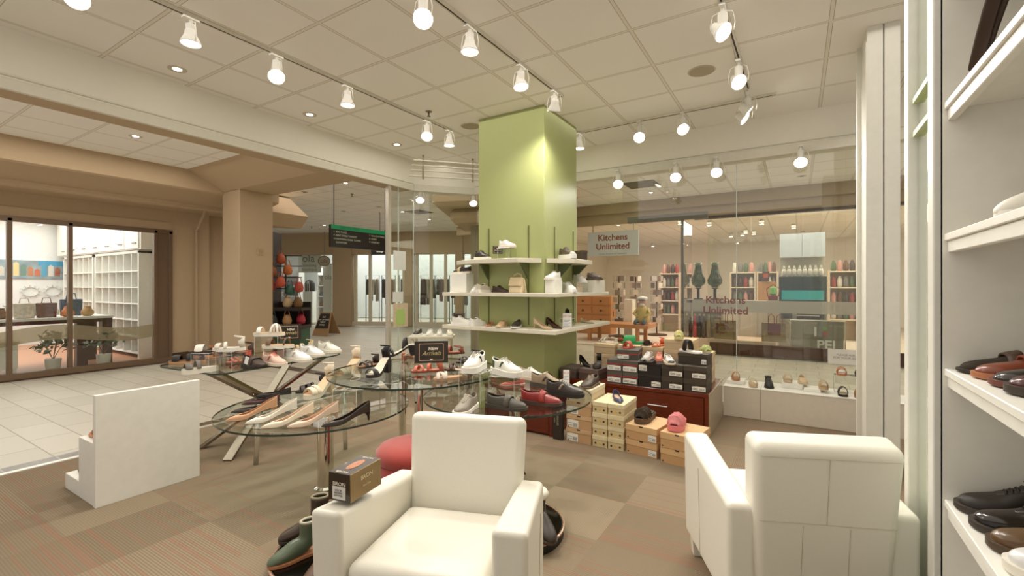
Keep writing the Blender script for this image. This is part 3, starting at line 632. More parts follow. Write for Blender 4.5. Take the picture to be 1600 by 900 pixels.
text('lid_lettering', 'BRON', mat('E8DCC8', .4), .015, face_m((0, l-.016, h), (0, 0, 1), (0, 1, 0)), r, sx=1.2)
q = MB().lathe([(.03, 0), (.03, .001)], 20); o = q.build('printed_shoe', mat('B4785A', .5, noise=.5, scale=60), r); o.location = (0, l/2, h); o.scale = (.62, 1.6, 1)
# ---- red ottoman
r = thing('ottoman', 'round red velvet ottoman behind the armchair', 'ottoman', W(-.60, 2.78))
RV = mat('A33A30', .85, noise=.15, scale=14, sheen=.4)
MB().lathe([(.205, 0.02), (.212, .06), (.212, .30), (.205, .315)], 40).build('drum', RV, r, smooth=False, bevel=.01, seg=2)
MB().lathe([(.205, .315), (.216, .33), (.214, .37), (.19, .40), (.12, .415), (.001, .42)], 40, cap=False).build('cushion', RV, r, smooth=True)
for a in range(4):
    MB().lathe([(.015, 0), (.018, .02)], 12, (.15*math.cos(a*1.57+.7), .15*math.sin(a*1.57+.7), 0)).build('foot', BLACK, r)
# ---- glass tables
def glass_top(r, outline, z, th=.012):
    q = MB().prism(outline, z-th, z); g = q.build('glass_top', GL_TAB, r, bevel=0)
    n = len(outline); c = Vector((sum(p[0] for p in outline)/n, sum(p[1] for p in outline)/n)); e = MB()
    o2 = [(c.x+(p[0]-c.x)*1.0015, c.y+(p[1]-c.y)*1.0015) for p in outline]
    vs = [(p[0], p[1], z-th) for p in o2]+[(p[0], p[1], z) for p in o2]; e.add(vs, [(i, (i+1) % n, n+(i+1) % n, n+i) for i in range(n)])
    e.build('polished_edge', GL_EDGE, r, smooth=True)
def circ(r_, n=64, sx=1, sy=1): return [(r_*sx*math.cos(2*math.pi*i/n), r_*sy*math.sin(2*math.pi*i/n)) for i in range(n)]
def rel(p, c): return (p[0]-c[0], p[1]-c[1], p[2] if len(p) > 2 else 0)
T1 = W(-1.38, 3.27); T2 = W(-.74, 3.57); T3 = W(-.03, 3.22)
Z1, Z2, Z3, Z4 = .50, .70, .60, .70
r = thing('glass_table', 'low round glass display table with a row of pointed pumps', 'table', T1, 0, 'glass display tables')
glass_top(r, circ(.63), Z1)
pc = rel(W(-1.25, 3.09), T1)
MB().lathe([(.052, 0), (.052, Z1-.03), (.075, Z1-.028), (.075, Z1-.0125)], 28, (pc[0], pc[1], 0)).build('post', CHROME, r, bevel=.002)
MB().lathe([(.07, 0), (.07, .008), (.053, .02)], 36, (pc[0], pc[1], 0)).build('base', CHROME, r)
for l_, t_ in ((-1.94, 3.49), (-1.38, 3.82)):
    f = rel(W(l_, t_), T1); MB().tube([(f[0], f[1], 0), (f[0]*.94, f[1]*.94, Z1-.0125)], .018, 12).build('leg', mat('E6E2D8', .15, .8), r, smooth=True)
r = thing('glass_table', 'round glass display table carrying sandals and a new arrivals sign', 'table', T2, 0, 'glass display tables')
glass_top(r, circ(.65), Z2)
for l_, t_ in ((-.68, 3.36), (-.95, 4.0), (-.35, 3.85)):
    f = rel(W(l_, t_), T2); MB().lathe([(.03, 0), (.03, Z2-.03), (.05, Z2-.028), (.05, Z2-.0125)], 20, (f[0], f[1], 0)).build('post', CHROME, r)
r = thing('glass_table', 'round glass display table with red and grey strap shoes behind the armchair', 'table', T3, 0, 'glass display tables')
glass_top(r, circ(.58), Z3)
f = rel(W(.02, 3.3), T3); MB().lathe([(.04, 0), (.04, Z3-.03), (.07, Z3-.028), (.07, Z3-.0125)], 24, (f[0], f[1], 0)).build('post', CHROME, r)
MB().lathe([(.08, 0), (.08, .008), (.042, .02)], 40, (f[0], f[1], 0)).build('base', CHROME, r)
A, B, C_, D = W(-2.18, 3.40), W(-1.60, 4.50), W(-2.3, 4.90), W(-2.97, 3.80)
T4 = (A+B+C_+D)/4
def rounded(ps, rad, n=8):
    out = []; k = len(ps)
    for i in range(k):
        p = Vector(ps[i]); a = (Vector(ps[i-1])-p); b = (Vector(ps[(i+1) % k])-p); ra = rad[i]
        p0 = p+a.normalized()*ra; p1 = p+b.normalized()*ra
        for j in range(n+1): u = j/n; out.append(tuple(p0*(1-u)**2+p*2*u*(1-u)+p1*u*u))
    return out
r = thing('glass_table', 'oblong glass display table on crossed chrome legs at the mall side', 'table', T4, 0, 'glass display tables')
ol = rounded([rel(p, T4)[:2] for p in (A, B, C_, D)], (.10, .22, .22, .18)); glass_top(r, ol, Z4)
cc = rel(W(-2.2, 4.12), T4)
for tp, ft in (((-1.78, 4.40), (-2.60, 3.84)), ((-2.30, 3.58), (-2.05, 4.66)), ((-2.62, 3.80), (-1.78, 4.36)), ((-2.2, 4.68), (-2.20, 3.56))):
    a = Vector(rel(W(*tp, Z4-.012), T4)); b = Vector(rel(W(*ft, 0), T4)); d = (b-a).normalized(); s = d.cross(Vector((0, 0, 1))).normalized()*.035; u = s.cross(d).normalized()*.012
    MB().hexa([b-s-u, b+s-u, b+s+u, b-s+u, a-s-u, a+s-u, a+s+u, a-s+u]).build('leg', mat('9C9184', .14, 1.0), r, bevel=.002)
# ---- white stepped display stand with tall back panel
r = thing('display_stand', 'white stepped display stand with a tall plain back panel facing the shop', 'display stand', (-3.64, 1.05, 0), 0)
MB().box(-.018, .02, 0, .575, 0, .685).build('back_panel', WHITE, r, bevel=.002, seg=1)
MB().box(-.28, -.0185, .005, .57, 0, .385).build('step', WHITE, r, bevel=.002, seg=1)
MB().box(-.53, -.281, .005, .57, 0, .10).build('step', WHITE, r, bevel=.002, seg=1)
shoe('oxford', 'tan leather shoe on the upper step of the white display stand', (-3.79, 1.14, .388), math.pi, L=.25, up='A8653C', sole='C98A5C', inner='6A4028')
shoe('loafer', 'dark brown loafer on the lowest step of the white display stand', (-4.05, 1.15, .103), math.pi, L=.22, up='2A1C14', sole='4A3020', inner='3A281C')
# ---- pillar shelves
SH = mat('DDD6C2', .45)
def shelf_poly(label, pts, z, th=.035, br=()):
    r = thing('display_shelf', label, 'shelf', (0, 0, 0), 0, 'white shelves around the green pillar')
    MB().prism(pts, z-th, z).build('board', SH, r, bevel=.003, seg=1)
    for (x, y, dx, dy) in br:
        q = MB(); a = Vector((x, y, z-th)); n_ = Vector((dy, -dx, 0))*.008; d = Vector((dx, dy, 0))
        q.hexa([a-n_-Vector((0, 0, .16)), a-n_+d*.01-Vector((0, 0, .16)), a+n_+d*.01-Vector((0, 0, .16)), a+n_-Vector((0, 0, .16)), a-n_, a-n_+d*.17, a+n_+d*.17, a+n_]); q.build('bracket', mat('5E6440', .5), r)
g = .0095
shelf_poly('lowest white shelf wrapping the green pillar, holding low shoes', [(-3.31, 3.90), (-1.93, 3.90), (-1.93, 5.40), (PX1+g, 5.40), (PX1+g, PY0-g), (-3.31, PY0-g)], .93, .04)
shelf_poly('middle white shelf wrapping the green pillar at eye height', [(-3.31, 3.90), (-1.93, 3.90), (-1.93, 5.35), (PX1+g, 5.35), (PX1+g, PY0-g), (-3.31, PY0-g)], 1.285, .038)
shelf_poly('top white shelf on the left face of the green pillar', [(-3.30, PY0-g), (-3.02, 3.92), (-2.36, 3.92), (-2.20, PY0-g)], 1.635, .045, ((-2.86, PY0-.0095, 0, -1), (-2.36, PY0-.0095, 0, -1)))
shelf_poly('top white shelf on the right face of the green pillar', [(PX1+g, 4.18), (-1.93, 4.34), (-1.93, 4.82), (PX1+g, 5.12)], 1.635, .045, ((PX1+.0095, 4.45, 1, 0), (PX1+.0095, 4.85, 1, 0)))
for i, (x, y, wh) in enumerate(((-2.86, PY0-.004, 'left edge'), (-2.36, PY0-.004, 'right side'), (PX1+.004, 4.38, 'near edge'), (PX1+.004, 4.86, 'far edge'))):
    q = MB().box(x-(.006 if i < 2 else .004), x+(.006 if i < 2 else .004), y-(.004 if i < 2 else .006), y+(.004 if i < 2 else .006), .95, 1.98)
    o = tag(q.build('shelf_standard', mat('6E7048', .5, .3)), 'slotted metal shelf rail at the '+wh+' of the pillar\'s '+('left' if i < 2 else 'right')+' green face', 'shelf rail', 'shelf rails on the pillar')
# ---- dark cherry cabinets under the boxes
def cabinet(label, x0, x1, y0, y1, z, drawers, side=None):
    r = thing('storage_cabinet', label, 'cabinet', (x0, y0, 0), 0, 'dark cherry storage cabinets'); w = x1-x0; d = y1-y0
    q = MB().box(0, w, .02, d, .05, z).box(.01, w-.01, .03, d-.01, 0, .05).box(0, w, 0, .02, z-.035, z).box(0, .03, 0, .02, 0, z-.035).box(w-.035, w, 0, .02, 0, z-.035)
    q.build('body', M_CHERRY, r, bevel=.002, seg=1)
    if side: MB().box(w+.0005, w+.012, .0, d, 0, z).build('side_panel', side, r)
    n = len(drawers); x = .034
    for i, fr in enumerate(drawers):
        ww = (w-.034-.04)*fr; dr = MB().box(x+.003, x+ww-.003, .006, .019, .02, z-.04).build('drawer', M_CHERRY, r, bevel=.001, seg=1)
        c = x+ww/2; MB().tube([(c-.09, .006, z*.6), (c-.09, -.02, z*.6), (c+.09, -.02, z*.6), (c+.09, .006, z*.6)], .005, 8).build('handle', CHROME, dr); x += ww
cabinet('dark cherry drawer cabinet under the stacked black shoe boxes', -2.14, -.668, 4.42, 5.24, .385, (.42, .58), mat('A4947C', .25))
cabinet('dark cherry drawer cabinet behind the glass table, left of the kraft boxes', -2.60, -1.86, 3.70, 4.10, .40, (1.0,))
# ---- white window platforms
def platform(label, x0, x1, y0, y1, z):
    r = thing('window_platform', label, 'platform', ((x0+x1)/2, y0, 0), 0, 'white window platforms'); a = (x1-x0)/2
    MB().box(-a+.001, a-.001, 0, y1-y0, 0, z).build('body', mat('DDD3C2', .45), r, bevel=.002, seg=1)
    MB().box(-a+.001, a-.001, -.004, y1-y0, z+.0003, z+.006).build('top', WHITE, r)
platform('narrow white display platform in the right shop window, next to the cabinet', -.655, -.31, 5.28, 5.70, .305)
platform('long white display platform in the right shop window, beside the column', -.31, 1.6, 5.28, 5.70, .305)
# ---- bookcase on the right
BX, BY = .39, 1.965
r = thing('bookcase', 'tall white bookcase of shoes along the right edge', 'bookcase', (BX, BY, 0))
MB().box(0, .45, -.022, 0, 0, 3.1).build('end_panel', WHITE, r)
MB().box(.43, .45, -2.2, -.023, 0, 3.1).build('back_panel', WHITE, r)
BZ = [.27, .684, 1.093, 1.514, 1.925, 2.34]
for z in BZ:
    s = MB().box(.004, .429, -2.2, -.023, z-.022, z).build('shelf', WHITE, r, bevel=.002, seg=1)
    MB().box(.012, .032, -2.2, -.023, z-.058, z-.022).build('front_lip', WHITE, s, bevel=.002, seg=1)
MB().box(.0, .05, -.0215, -.0015, 0, 3.1).build('face_trim', WHITE, r)
# ---- round boot trays
def tray(label, p, rr):
    r = thing('round_tray', label, 'tray', p, 0, 'round boot trays')
    MB().lathe([(rr, .0), (rr, .05)], 48).build('drum', BLACK, r); MB().lathe([(rr-.01, .0505), (rr-.012, .056)], 48).build('mirror_top', mat('3A322A', .06, .9), r)
    MB().tube([(rr*math.cos(2*math.pi*i/48), rr*math.sin(2*math.pi*i/48), .05) for i in range(48)], .008, 6, closed=True).build('rim', mat('C9A58C', .25, .7), r, smooth=True)
tray('round dark tray with ankle boots left of the front armchair', W(-.87, 2.27), .29)
tray('round dark tray with fur lined boots right of the front armchair', W(-.0, 2.55), .285)
# ---- track lights
RAIL = mat('DAD4C4', .45)
def rail(label, a, b):
    a = Vector(a); b = Vector(b); d = (b-a); ln = d.length; o = thing('light_track', label, 'light track', a, math.atan2(d.y, d.x), 'ceiling light tracks')
    MB().box(0, ln, -.018, .018, -.022, -.0005).build('rail', RAIL, o); MB().box(.01, ln-.01, -.006, .006, -.0225, -.0215).build('slot', mat('3A3026', .7), o)
    MB().box(-.03, 0, -.02, .02, -.024, -.0005).build('end_cap', RAIL, o)
rail('white ceiling light track nearest the mall side', (-3.52, .3, H), (-3.46, 4.23, H))
rail('white ceiling light track running towards the green pillar', (-1.98, .8, H), (-1.93, 4.05, H))
rail('white ceiling light track crossing right of the green pillar', (-2.2, 5.11, H), (-.16, 5.06, H))
rail('white ceiling light track on the right running from the camera', (-.44, 1.8, H), (-.38, 4.78, H))
ZT = H-.024; dn = (0, 0, -1)
def lens_aim(x, y, toward=(0, 0), tilt=.6): d = Vector((toward[0]-x, toward[1]-y, 0)).normalized()*tilt; return (d.x, d.y, -1)
HEADS = [(-3.52, ax(120, -3.52).y, lens_aim(-3.5, 1, tilt=.9), 'on the mall side track, nearest the viewer'), (-3.50, ax(298, -3.5).y, dn, 'on the mall side track, second from the viewer'), (-3.49, ax(432, -3.49).y, lens_aim(-3.5, 2, tilt=.8), 'on the mall side track, third from the viewer'),
 (-3.48, ax(543, -3.48).y, dn, 'on the mall side track, fourth from the viewer'), (-3.47, ax(667, -3.47).y, lens_aim(-3.5, 4, tilt=.7), 'on the mall side track, next to last before its end'), (-3.46, ax(702, -3.46).y, dn, 'at the far end of the mall side track'),
 (-1.965, ax(661, -1.965).y, lens_aim(-1.9, 2, tilt=.9), 'on the pillar track, nearest the viewer'), (-1.955, ax(734, -1.955).y, dn, 'on the pillar track, second from the viewer'), (-1.94, ax(814, -1.94).y, (.2, -.1, -1), 'on the pillar track, third from the viewer and unlit'),
 (-1.93, ax(866, -1.93).y, (-.35, .35, -.9), 'on the pillar track, aimed at the green pillar'),
 (ay(905, 5.11).x, 5.11, dn, 'on the cross track, close beside the pillar'), (ay(999, 5.10).x, 5.10, lens_aim(-1, 5, tilt=1.2), 'on the cross track, second right of the pillar'), (ay(1067, 5.08).x, 5.08, (.55, -.9, -.9), 'on the cross track, third right of the pillar'),
 (-.41, ax(1129, -.41).y, (.75, -.35, -.8), 'on the right track, nearest the viewer'), (-.40, ax(1154, -.4).y, (.6, -.7, -.8), 'on the right track, in its middle'), (-.39, ax(1172, -.39).y-.22, (.9, .2, -.8), 'on the right track, at its far end'), (ay(1163, 5.07).x, 5.07, (1, -.1, -.8), 'on the cross track, at its right end')]
for i, (x, y, a, w_) in enumerate(HEADS):
    track_head('white ceiling spotlight '+w_, x, y, ZT, a, spot=(i != 8))
ZH = HB-.032
for px, w_ in ((969, 'nearest the green pillar'), (1058, 'second from the green pillar'), (1121, 'third from the green pillar'), (1251, 'nearest the white column')):
    x = ay(px, Y1-.02).x; track_head('white spotlight under the right window header, '+w_, x, Y1-.10, HB+.02, lens_aim(x, Y1, tilt=1.1), pw=.8)
for p, w_ in ((Vector((-4.77, 5.12, 0)), 'in the corner left of the pillar'), (Vector((-4.25, 5.745, 0)), 'close left of the pillar')):
    track_head('white spotlight under the angled header, '+w_, p.x, p.y, HB+.02, (.5, -.5, -1), pw=.6)
# extra heads further right / behind the camera that light this part of the shop
# ---- ceiling fittings
def downlight(label, p, r_=.055, lit=True, z=H):
    o = thing('downlight', label, 'downlight', (p[0], p[1], z), 0, 'recessed ceiling downlights')
    MB().lathe([(r_*.62, -.002), (r_*1.25, -.004), (r_*1.3, -.0005)], 24, cap=False).build('trim_ring', mat('CFC6B4', .4), o)
    MB().lathe([(.001, -.003), (r_*.6, -.003)], 20, cap=False).build('lamp', mat('FFF4E0', .4, emit=12.) if lit else mat('54463A', .6), o)
def cp(px, py, z=H): return at(px, py, z)
for px, py, w_, lit in ((277, 108, 'above the tall white display panel', 1), (484, 179, 'between the two long light tracks', 1), (620, 226, 'near the angled corner of the shop', 1), (212, 213, 'in the mall ceiling beyond the header', 1), (540, 286, 'in the mall ceiling beyond the beige beam', 1), (476, 300, 'unlit, in the mall ceiling left of the sprinkler', 0), (592, 323, 'unlit, in the mall ceiling near the glass post', 0), (537, 330, 'unlit, in the mall ceiling above the directory', 0), (507, 352, 'far off above the clothing shop', 1), (487, 367, 'furthest off above the clothing shop', 1), (678, 315, 'seen through the corner glass, right of the post', 1), (671, 343, 'seen through the corner glass, above the clothes', 1), (629, 331, 'seen through the corner glass, beside the post', 1), (1253, 275, 'unlit, over the mall outside the right window', 0), (1017, 301, 'over the mall beside the air vent', 1), (966, 352, 'over the kitchen shop entrance', 1)):
    zc = 3.02 if px == 966 else H; downlight('round recessed downlight '+w_, cp(px, py, zc), lit=bool(lit), z=zc)
for px, py, w_, rr in ((1096, 111, 'between the right light tracks', .10), (735, 197, 'left of the green pillar', .10)):
    p = cp(px, py); o = thing('ceiling_speaker', 'round cream ceiling speaker '+w_, 'speaker', (p[0], p[1], H), 0, 'ceiling speakers')
    MB().lathe([(rr, -.006), (rr+.012, -.0005)], 28, cap=False).build('ring', mat('C4B8A2', .6), o); MB().lathe([(.001, -.006), (rr, -.006)], 28, cap=False).build('grille', mat('B4A78F', .8), o)
for px, py, w_ in ((670, 174, 'in the shop ceiling left of the pillar'), (550, 303, 'in the mall ceiling past the beam'), (487, 354, 'in the mall ceiling far left')):
    p = cp(px, py); o = thing('sprinkler', 'small sprinkler head '+w_, 'sprinkler', (p[0], p[1], H), 0, 'ceiling sprinklers'); MB().lathe([(.035, -.004), (.035, -.0005)], 16).build('plate', mat('8A7C68', .5), o); MB().lathe([(.008, -.05), (.008, -.004)], 10).lathe([(.02, -.054), (.02, -.05)], 12).build('head', mat('5A4C3C', .4, .6), o)
for px, py, w_, a in ((1003, 288, 'outside the right window', .55), (655, 331, 'seen through the corner glass', .5)):
    p = cp(px, py); o = thing('air_vent', 'square grey ceiling air vent '+w_, 'vent', (p[0], p[1], H), 0, 'ceiling air vents')
    MB().box(-a/2, a/2, -a/2, a/2, -.006, -.0005).build('backing', mat('4A4234', .6), o)
    for i in range(7): MB().box(-a/2, a/2, -a/2+i*a/7+.02, -a/2+i*a/7+.045, -.016, -.006).build('slat', mat('8E8468', .5), o)
# rods in the corner left of the pillar
o = thing('hanging_rods', 'row of slim white rods hung across the corner left of the pillar', 'rods', (0, 0, 0))
for i, z in enumerate((3.12, 3.05, 2.98, 2.90)):
    a = W(-1.38-.02*i, 6.45, z); b = W(-.30, 6.75, z); MB().tube([a, b], .012, 8).build('rod', mat('D8D0BE', .4), o)
for u in (.12, .75):
    a = W(-1.38, 6.45).lerp(W(-.30, 6.75), u); MB().box(a.x-.01, a.x+.01, a.y-.01, a.y+.01, 2.86, H-.002).build('hanger', mat('9A8C74', .4), o)
# thermostat on the mall pillar
q = MB().box(-.012, 0, -.05, .05, -.05, .05).build('wall_sensor', mat('B9A27E', .5), bevel=.004); tag(q, 'small square beige sensor box on the mall pillar', 'sensor'); q.location = (-7.686, 4.38, 1.93)
MB().box(0, .003, -.035, .035, -.035, .035).build('cover', mat('A8926E', .5), q)
# ================================================================ SHOES, BOXES AND SIGNS OF THE SHOP
E = .001
PU = 'pointed pumps in a row on the low glass table'
def by_toe(kind, label, px, py, z, head, L=.295, **k):
    p = at(px, py, z); v = W(*head)-W(0, 0); v.z = 0; v.normalize(); return shoe(kind, label, p-v*L/2, math.atan2(v.y, v.x), L=L, **k)
hp = (-.233, -.155)
by_toe('pump', 'nude beige pointed pump, leftmost of the row on the low glass table', 352, 659, Z1+E, hp, up='C79A74', sole='C79A74', inner='B5835E', group=PU, rough=.35)
by_toe('pump', 'white pointed pump second from the left on the low glass table', 383, 663, Z1+E, hp, up='E9E2D2', sole='E2D8C4', inner='D8C8B0', group=PU, rough=.35)
by_toe('pump', 'pearly cream pointed pump in the middle of the row on the low glass table', 408, 670, Z1+E, hp, up='E6D9C0', sole='DACBB0', inner='C98E62', group=PU, rough=.25)
by_toe('pump', 'blush patent pointed pump beside the black one on the low glass table', 449, 669, Z1+E, hp, up='E2C8AE', sole='D8BCA0', inner='C8875A', group=PU, rough=.2)
by_toe('pump', 'black leather pointed pump, rightmost of the row on the low glass table', 502, 668, Z1+E, hp, up='35281E', sole='241A14', inner='2A1E18', group=PU, rough=.35)
FL = 'dark shoes behind the pumps'
by_toe('flat', 'olive brown pointed flat behind the beige pump', 360, 646, Z1+E, hp, L=.25, up='42362A', sole='2A2018', inner='3A2C22', group=FL)
by_toe('flat', 'burgundy pointed flat behind the beige pump', 377, 633, Z1+E, hp, L=.25, up='4E2A28', sole='2A1818', inner='3A2022', group=FL)
by_toe('flat', 'black pointed flat furthest back on the left of the low glass table', 399, 621, Z1+E, hp, L=.25, up='2A241E', sole='1C1814', inner='2A241E', group=FL)
shoe_px('sandal', 'black studded strap sandal behind the cream pumps', 486, 611, Z1+E, (-.6, -.5), L=.24, up='2E241C', sole='241C16', inner='4A382A', heel=.14, bands=((.15, .3, .18, .05), (.34, .46, .2, -.05), (.5, .58, .2, 0)), ankle=True)
CS = dict(L=.305, up='E4D6BC', sole='E8DDC6', inner='DDBB94', bands=((.08, .24, .17, 0), (.26, .36, .2, .05)), ankle=True, heel=.30, heelcol='D8C2A0', thick=.12)
shoe_px('sandal', 'cream block heeled platform sandal standing low among the pumps', 500, 618, Z1+E, (-.35, -1), **CS)
riser('small clear acrylic riser holding a cream heeled sandal', W(-1.22, 3.42, Z1+E), hd(1, 0), .17, .13, .095)
shoe_px('sandal', 'cream block heeled platform sandal on a clear riser', 545, 588, Z1+.097+E, (-.3, -1), **CS)
riser('wide clear acrylic riser standing empty beside the black pump', W(-.90, 3.12, Z1+E), hd(1, .1), .26, .16, .17)
# table 2
BS = dict(up='1E1814', sole='2A211A', inner='D8CCB4', heelcol='1E1814')
shoe_px('sandal', 'black block heeled sandal with ankle strap on the middle glass table', 592, 586, Z2+E, (-.35, -1), heel=.34, bands=((.08, .26, .17, 0),), ankle=True, thick=.09, **BS)
riser('clear acrylic riser under a black wedge sandal', W(-.80, 3.93, Z2+E), hd(1, 0), .22, .14, .07)
shoe_px('sandal', 'black wedge sandal with crossed straps on a clear riser', 624, 556, Z2+.072+E, (-1, -.25), heel=.28, bands=((.16, .24, .2, .14), (.2, .28, .2, -.14), (.62, .72, .34, .1)), thick=.06, L=.27, **BS)
shoe_px('sandal', 'small dark sandal with tan footbed behind the cream sandals', 577, 573, Z2+E, (-.5, -1), L=.22, up='33261C', sole='2A2018', inner='A87858', bands=((.15, .3, .18, 0), (.4, .5, .22, 0)), ankle=True)
shoe_px('sandal', 'rust brown sandal with block heel left of the middle sign', 641, 562, Z2+E, (.5, 1), L=.2, up='A8583C', sole='C07A58', inner='B06A48', heel=.3, heelcol='A8583C', thick=.06)
shoe_px('sandal', 'coral pink strappy flat sandal under the middle sign', 668, 581, Z2+E, (-1, -.3), L=.25, up='C4684C', sole='8A4630', inner='C97A5A', bands=((.12, .22, .16, .1), (.26, .34, .18, -.1), (.5, .6, .22, .1)), ankle=True)
shoe_px('sandal', 'white and tan crossed strap sandal in front of the middle sign', 704, 592, Z2+E, (-1, -.5), L=.25, up='DDD0BE', sole='B89070', inner='C8A078', bands=((.1, .2, .16, .12), (.16, .28, .18, -.12), (.32, .4, .18, .1)), back=True)
riser('clear acrylic riser right of the middle sign', W(-.52, 3.78, Z2+E), hd(1, .1), .2, .14, .10)
shoe_px('sandal', 'reddish brown strappy sandal on a clear riser right of the middle sign', 702, 553, Z2+.102+E, (-1, -.2), L=.25, up='8A4A34', sole='5A3020', inner='A86A4A', bands=((.12, .22, .18, .12), (.26, .36, .2, -.12), (.46, .56, .24, .12)), back=True)
shoe_px('sandal', 'dark brown strap sandal at the right edge of the middle glass table', 718, 578, Z2+E, (-1, -.4), L=.24, up='4A3022', sole='3A241A', inner='7A5038', back=True)
shoe_px('sandal', 'black ankle strap sandal at the back right of the middle glass table', 732, 566, Z2+E, (-1, -.6), L=.23, up='1E1814', sole='2A201A', inner='6A4A38', ankle=True)
arrivals_sign('middle NEW Arrivals sign, the largest, between the sandals', at(674, 590, Z2+E), .235, .155, .105)
# table 3
RS = 'clear acrylic risers on the right glass table'
riser('tall clear acrylic riser under the white and black trainer', W(-.24, 3.05, Z3+E), hd(1, -.5), .16, .16, .19, RS)
SN = dict(up='ECE8DC', sole='F2EEE4', inner='8A7A64', laces='B8B0A0', thick=1.8)
shoe('sneaker', 'white and black chunky trainer seen from behind on the tall riser', W(-.245, 3.05, Z3+.193), hd(-.35, -1), L=.27, heelc='2A241C', stripe='2A241C', **SN)
riser('lower clear acrylic riser under the white trainer with green patch', W(-.05, 3.22, Z3+E), hd(1, -.3), .18, .16, .13, RS)
shoe('sneaker', 'white chunky trainer with green heel patch on the lower riser', W(-.04, 3.2, Z3+.133), hd(.8, -.8), L=.27, heelc='4A5A3A', stripe='3E5A34', **SN)
shoe_px('sneaker', 'white trainer with brown sole furthest back on the right glass table', 832, 593, Z3+E, (.9, -.5), L=.25, up='E6E0D4', sole='D8C8B0', inner='C8B89A', laces='EDE8DC')
shoe('sneaker', 'grey sneaker with white sole under the white trainers', W(-.275, 2.77, Z3+E), hd(-.4, -1), L=.24, up='8A8070', sole='EDE8DC', inner='C8B89A', laces='D8D0C0')
LO = dict(L=.265, thick=1.3)
shoe_px('oxford', 'grey leather strap shoe with silver buckle at the front of the glass table', 791, 638, Z3+E, (1, -.42), up='4A443A', sole='3E382E', inner='2E2820', strap='544C40', buckle=CHROME, **LO)
shoe_px('oxford', 'red leather strap shoe beside the grey one', 845, 631, Z3+E, (1, -.36), up='8E2E28', sole='4A342A', inner='2E2420', strap='9A342C', buckle=mat('5A3A34', .4), rough=.35, **LO)
shoe_px('sneaker', 'black patterned lace up shoe near the right end of the glass table', 882, 618, Z3+E, (1, -.5), L=.27, up=mat('3A322A', .45, noise=.7, scale=90), sole='241E18', inner='4A4036', laces='D8CFBE', thick=1.2, stripe='9A8C74')
shoe_px('sneaker', 'beige and grey hiking sneaker behind the black patterned one', 856, 605, Z3+E, (1, -.5), L=.27, up='9A8468', sole='4A4038', inner='3A322A', laces='E0D4BC', thick=1.2, toe='5A4A3A', stripe='4A3C30')
shoe_px('flat', 'pink floral flat behind the red shoe', 800, 601, Z3+E, (-1, -.3), L=.2, up='C4645A', sole='E0C8B4', inner='C8907A')
# table 4
shoe_px('sandal', 'black and tan slide sandal at the left tip of the mall side table', 293, 567, Z4+E, (-1, -.35), L=.27, up='1C1612', sole='B88A5E', inner='6A4A34', bands=((.12, .34, .2, 0), (.5, .62, .24, 0)), back=True, thick=.08)
shoe_px('sandal', 'white platform sandal with silver grey bands at the near corner', 313, 582, Z4+E, (-.8, -.9), L=.24, up='6E665C', sole='E6DFD0', inner='DDD3C0', bands=((.08, .28, .2, 0), (.36, .5, .28, 0)), thick=.15)
riser('clear acrylic riser at the near corner of the mall side table', W(-2.19, 3.57, Z4+E), hd(1, -.1), .13, .12, .15)
riser('low clear acrylic riser behind the white platform sandal', W(-2.46, 3.70, Z4+E), hd(1, -.1), .15, .12, .12)
shoe('sandal', 'white sandal with black and white ankle straps on the tall riser', W(-2.19, 3.57, Z4+.153), hd(-1, -.3), L=.23, up='D8D0C0', sole='EDE7DA', inner='E4DACA', bands=((.12, .28, .18, .06), (.34, .44, .22, -.06)), ankle=True, thick=.1)
shoe('slide', 'dark slide with a white band on the low riser', W(-2.46, 3.70, Z4+.123), hd(-1, -.2), L=.24, up='EDE7DA', sole='2E241C', inner='5A4636', bands=((.22, .48, .24, 0),), thick=.04)
shoe_px('sandal', 'copper strappy sandal behind the clear risers', 322, 559, Z4+E, (-1, 0), L=.24, up='A8683C', sole='C08A5C', inner='B47A4C', ankle=True)
shoe_px('sandal', 'coral beaded sandal between the riser and the brown shoe', 374, 566, Z4+E, (-.6, -1), L=.22, up='B8503C', sole='8A5A44', inner='C88A6A', ankle=True)
bs = shoe_px('oxford', 'brown leather shoe wearing a white price tag', 397, 572, Z4+E, (1, -.55), L=.27, up='43342A', sole='2E241C', inner='3A2C22', strap='4A3A2E')
q = MB().box(-.022, .022, -.001, .001, -.03, .03).build('price_tag', PAPER, bs); q.location = (.0, -.062, .055); q.rotation_euler = (R(-8), R(12), 0)
shoe_px('sandal', 'dark plaited sandal behind the brown shoe with the tag', 376, 553, Z4+E, (-1, -.2), L=.25, up='4A3226', sole='3A281E', inner='8A6048', ankle=True)
riser('tall clear acrylic riser under the topmost white slide', W(-2.16, 4.10, Z4+E), hd(1, .05), .2, .12, .21)
riser('clear acrylic riser under the brown banded slide', W(-2.05, 4.0, Z4+E), hd(1, .05), .17, .09, .115)
XB = dict(L=.27, sole='E8DFCC', inner='D0AA80', thick=.10)
shoe('sandal', 'white crossed strap sandal, topmost on the mall side table', W(-2.16, 4.10, Z4+.212), hd(-1, -.12), up='EDE8DC', bands=((.16, .30, .22, 0), (.66, .74, .34, .22), (.66, .74, .34, -.22)), **XB)
shoe('sandal', 'cream sandal with brown bands on the lower riser', W(-2.03, 4.0, Z4+.117), hd(-1, -.1), up='6E543E', bands=((.18, .34, .22, 0), (.74, .80, .26, .1)), **XB)
shoe_px('sneaker', 'pale pink sneaker beside the brown shoe', 428, 570, Z4+E, (1, -.5), L=.26, up='D8B8A4', sole='E8D8C4', inner='C89A84', laces='C4584A', stripe='B8503C')
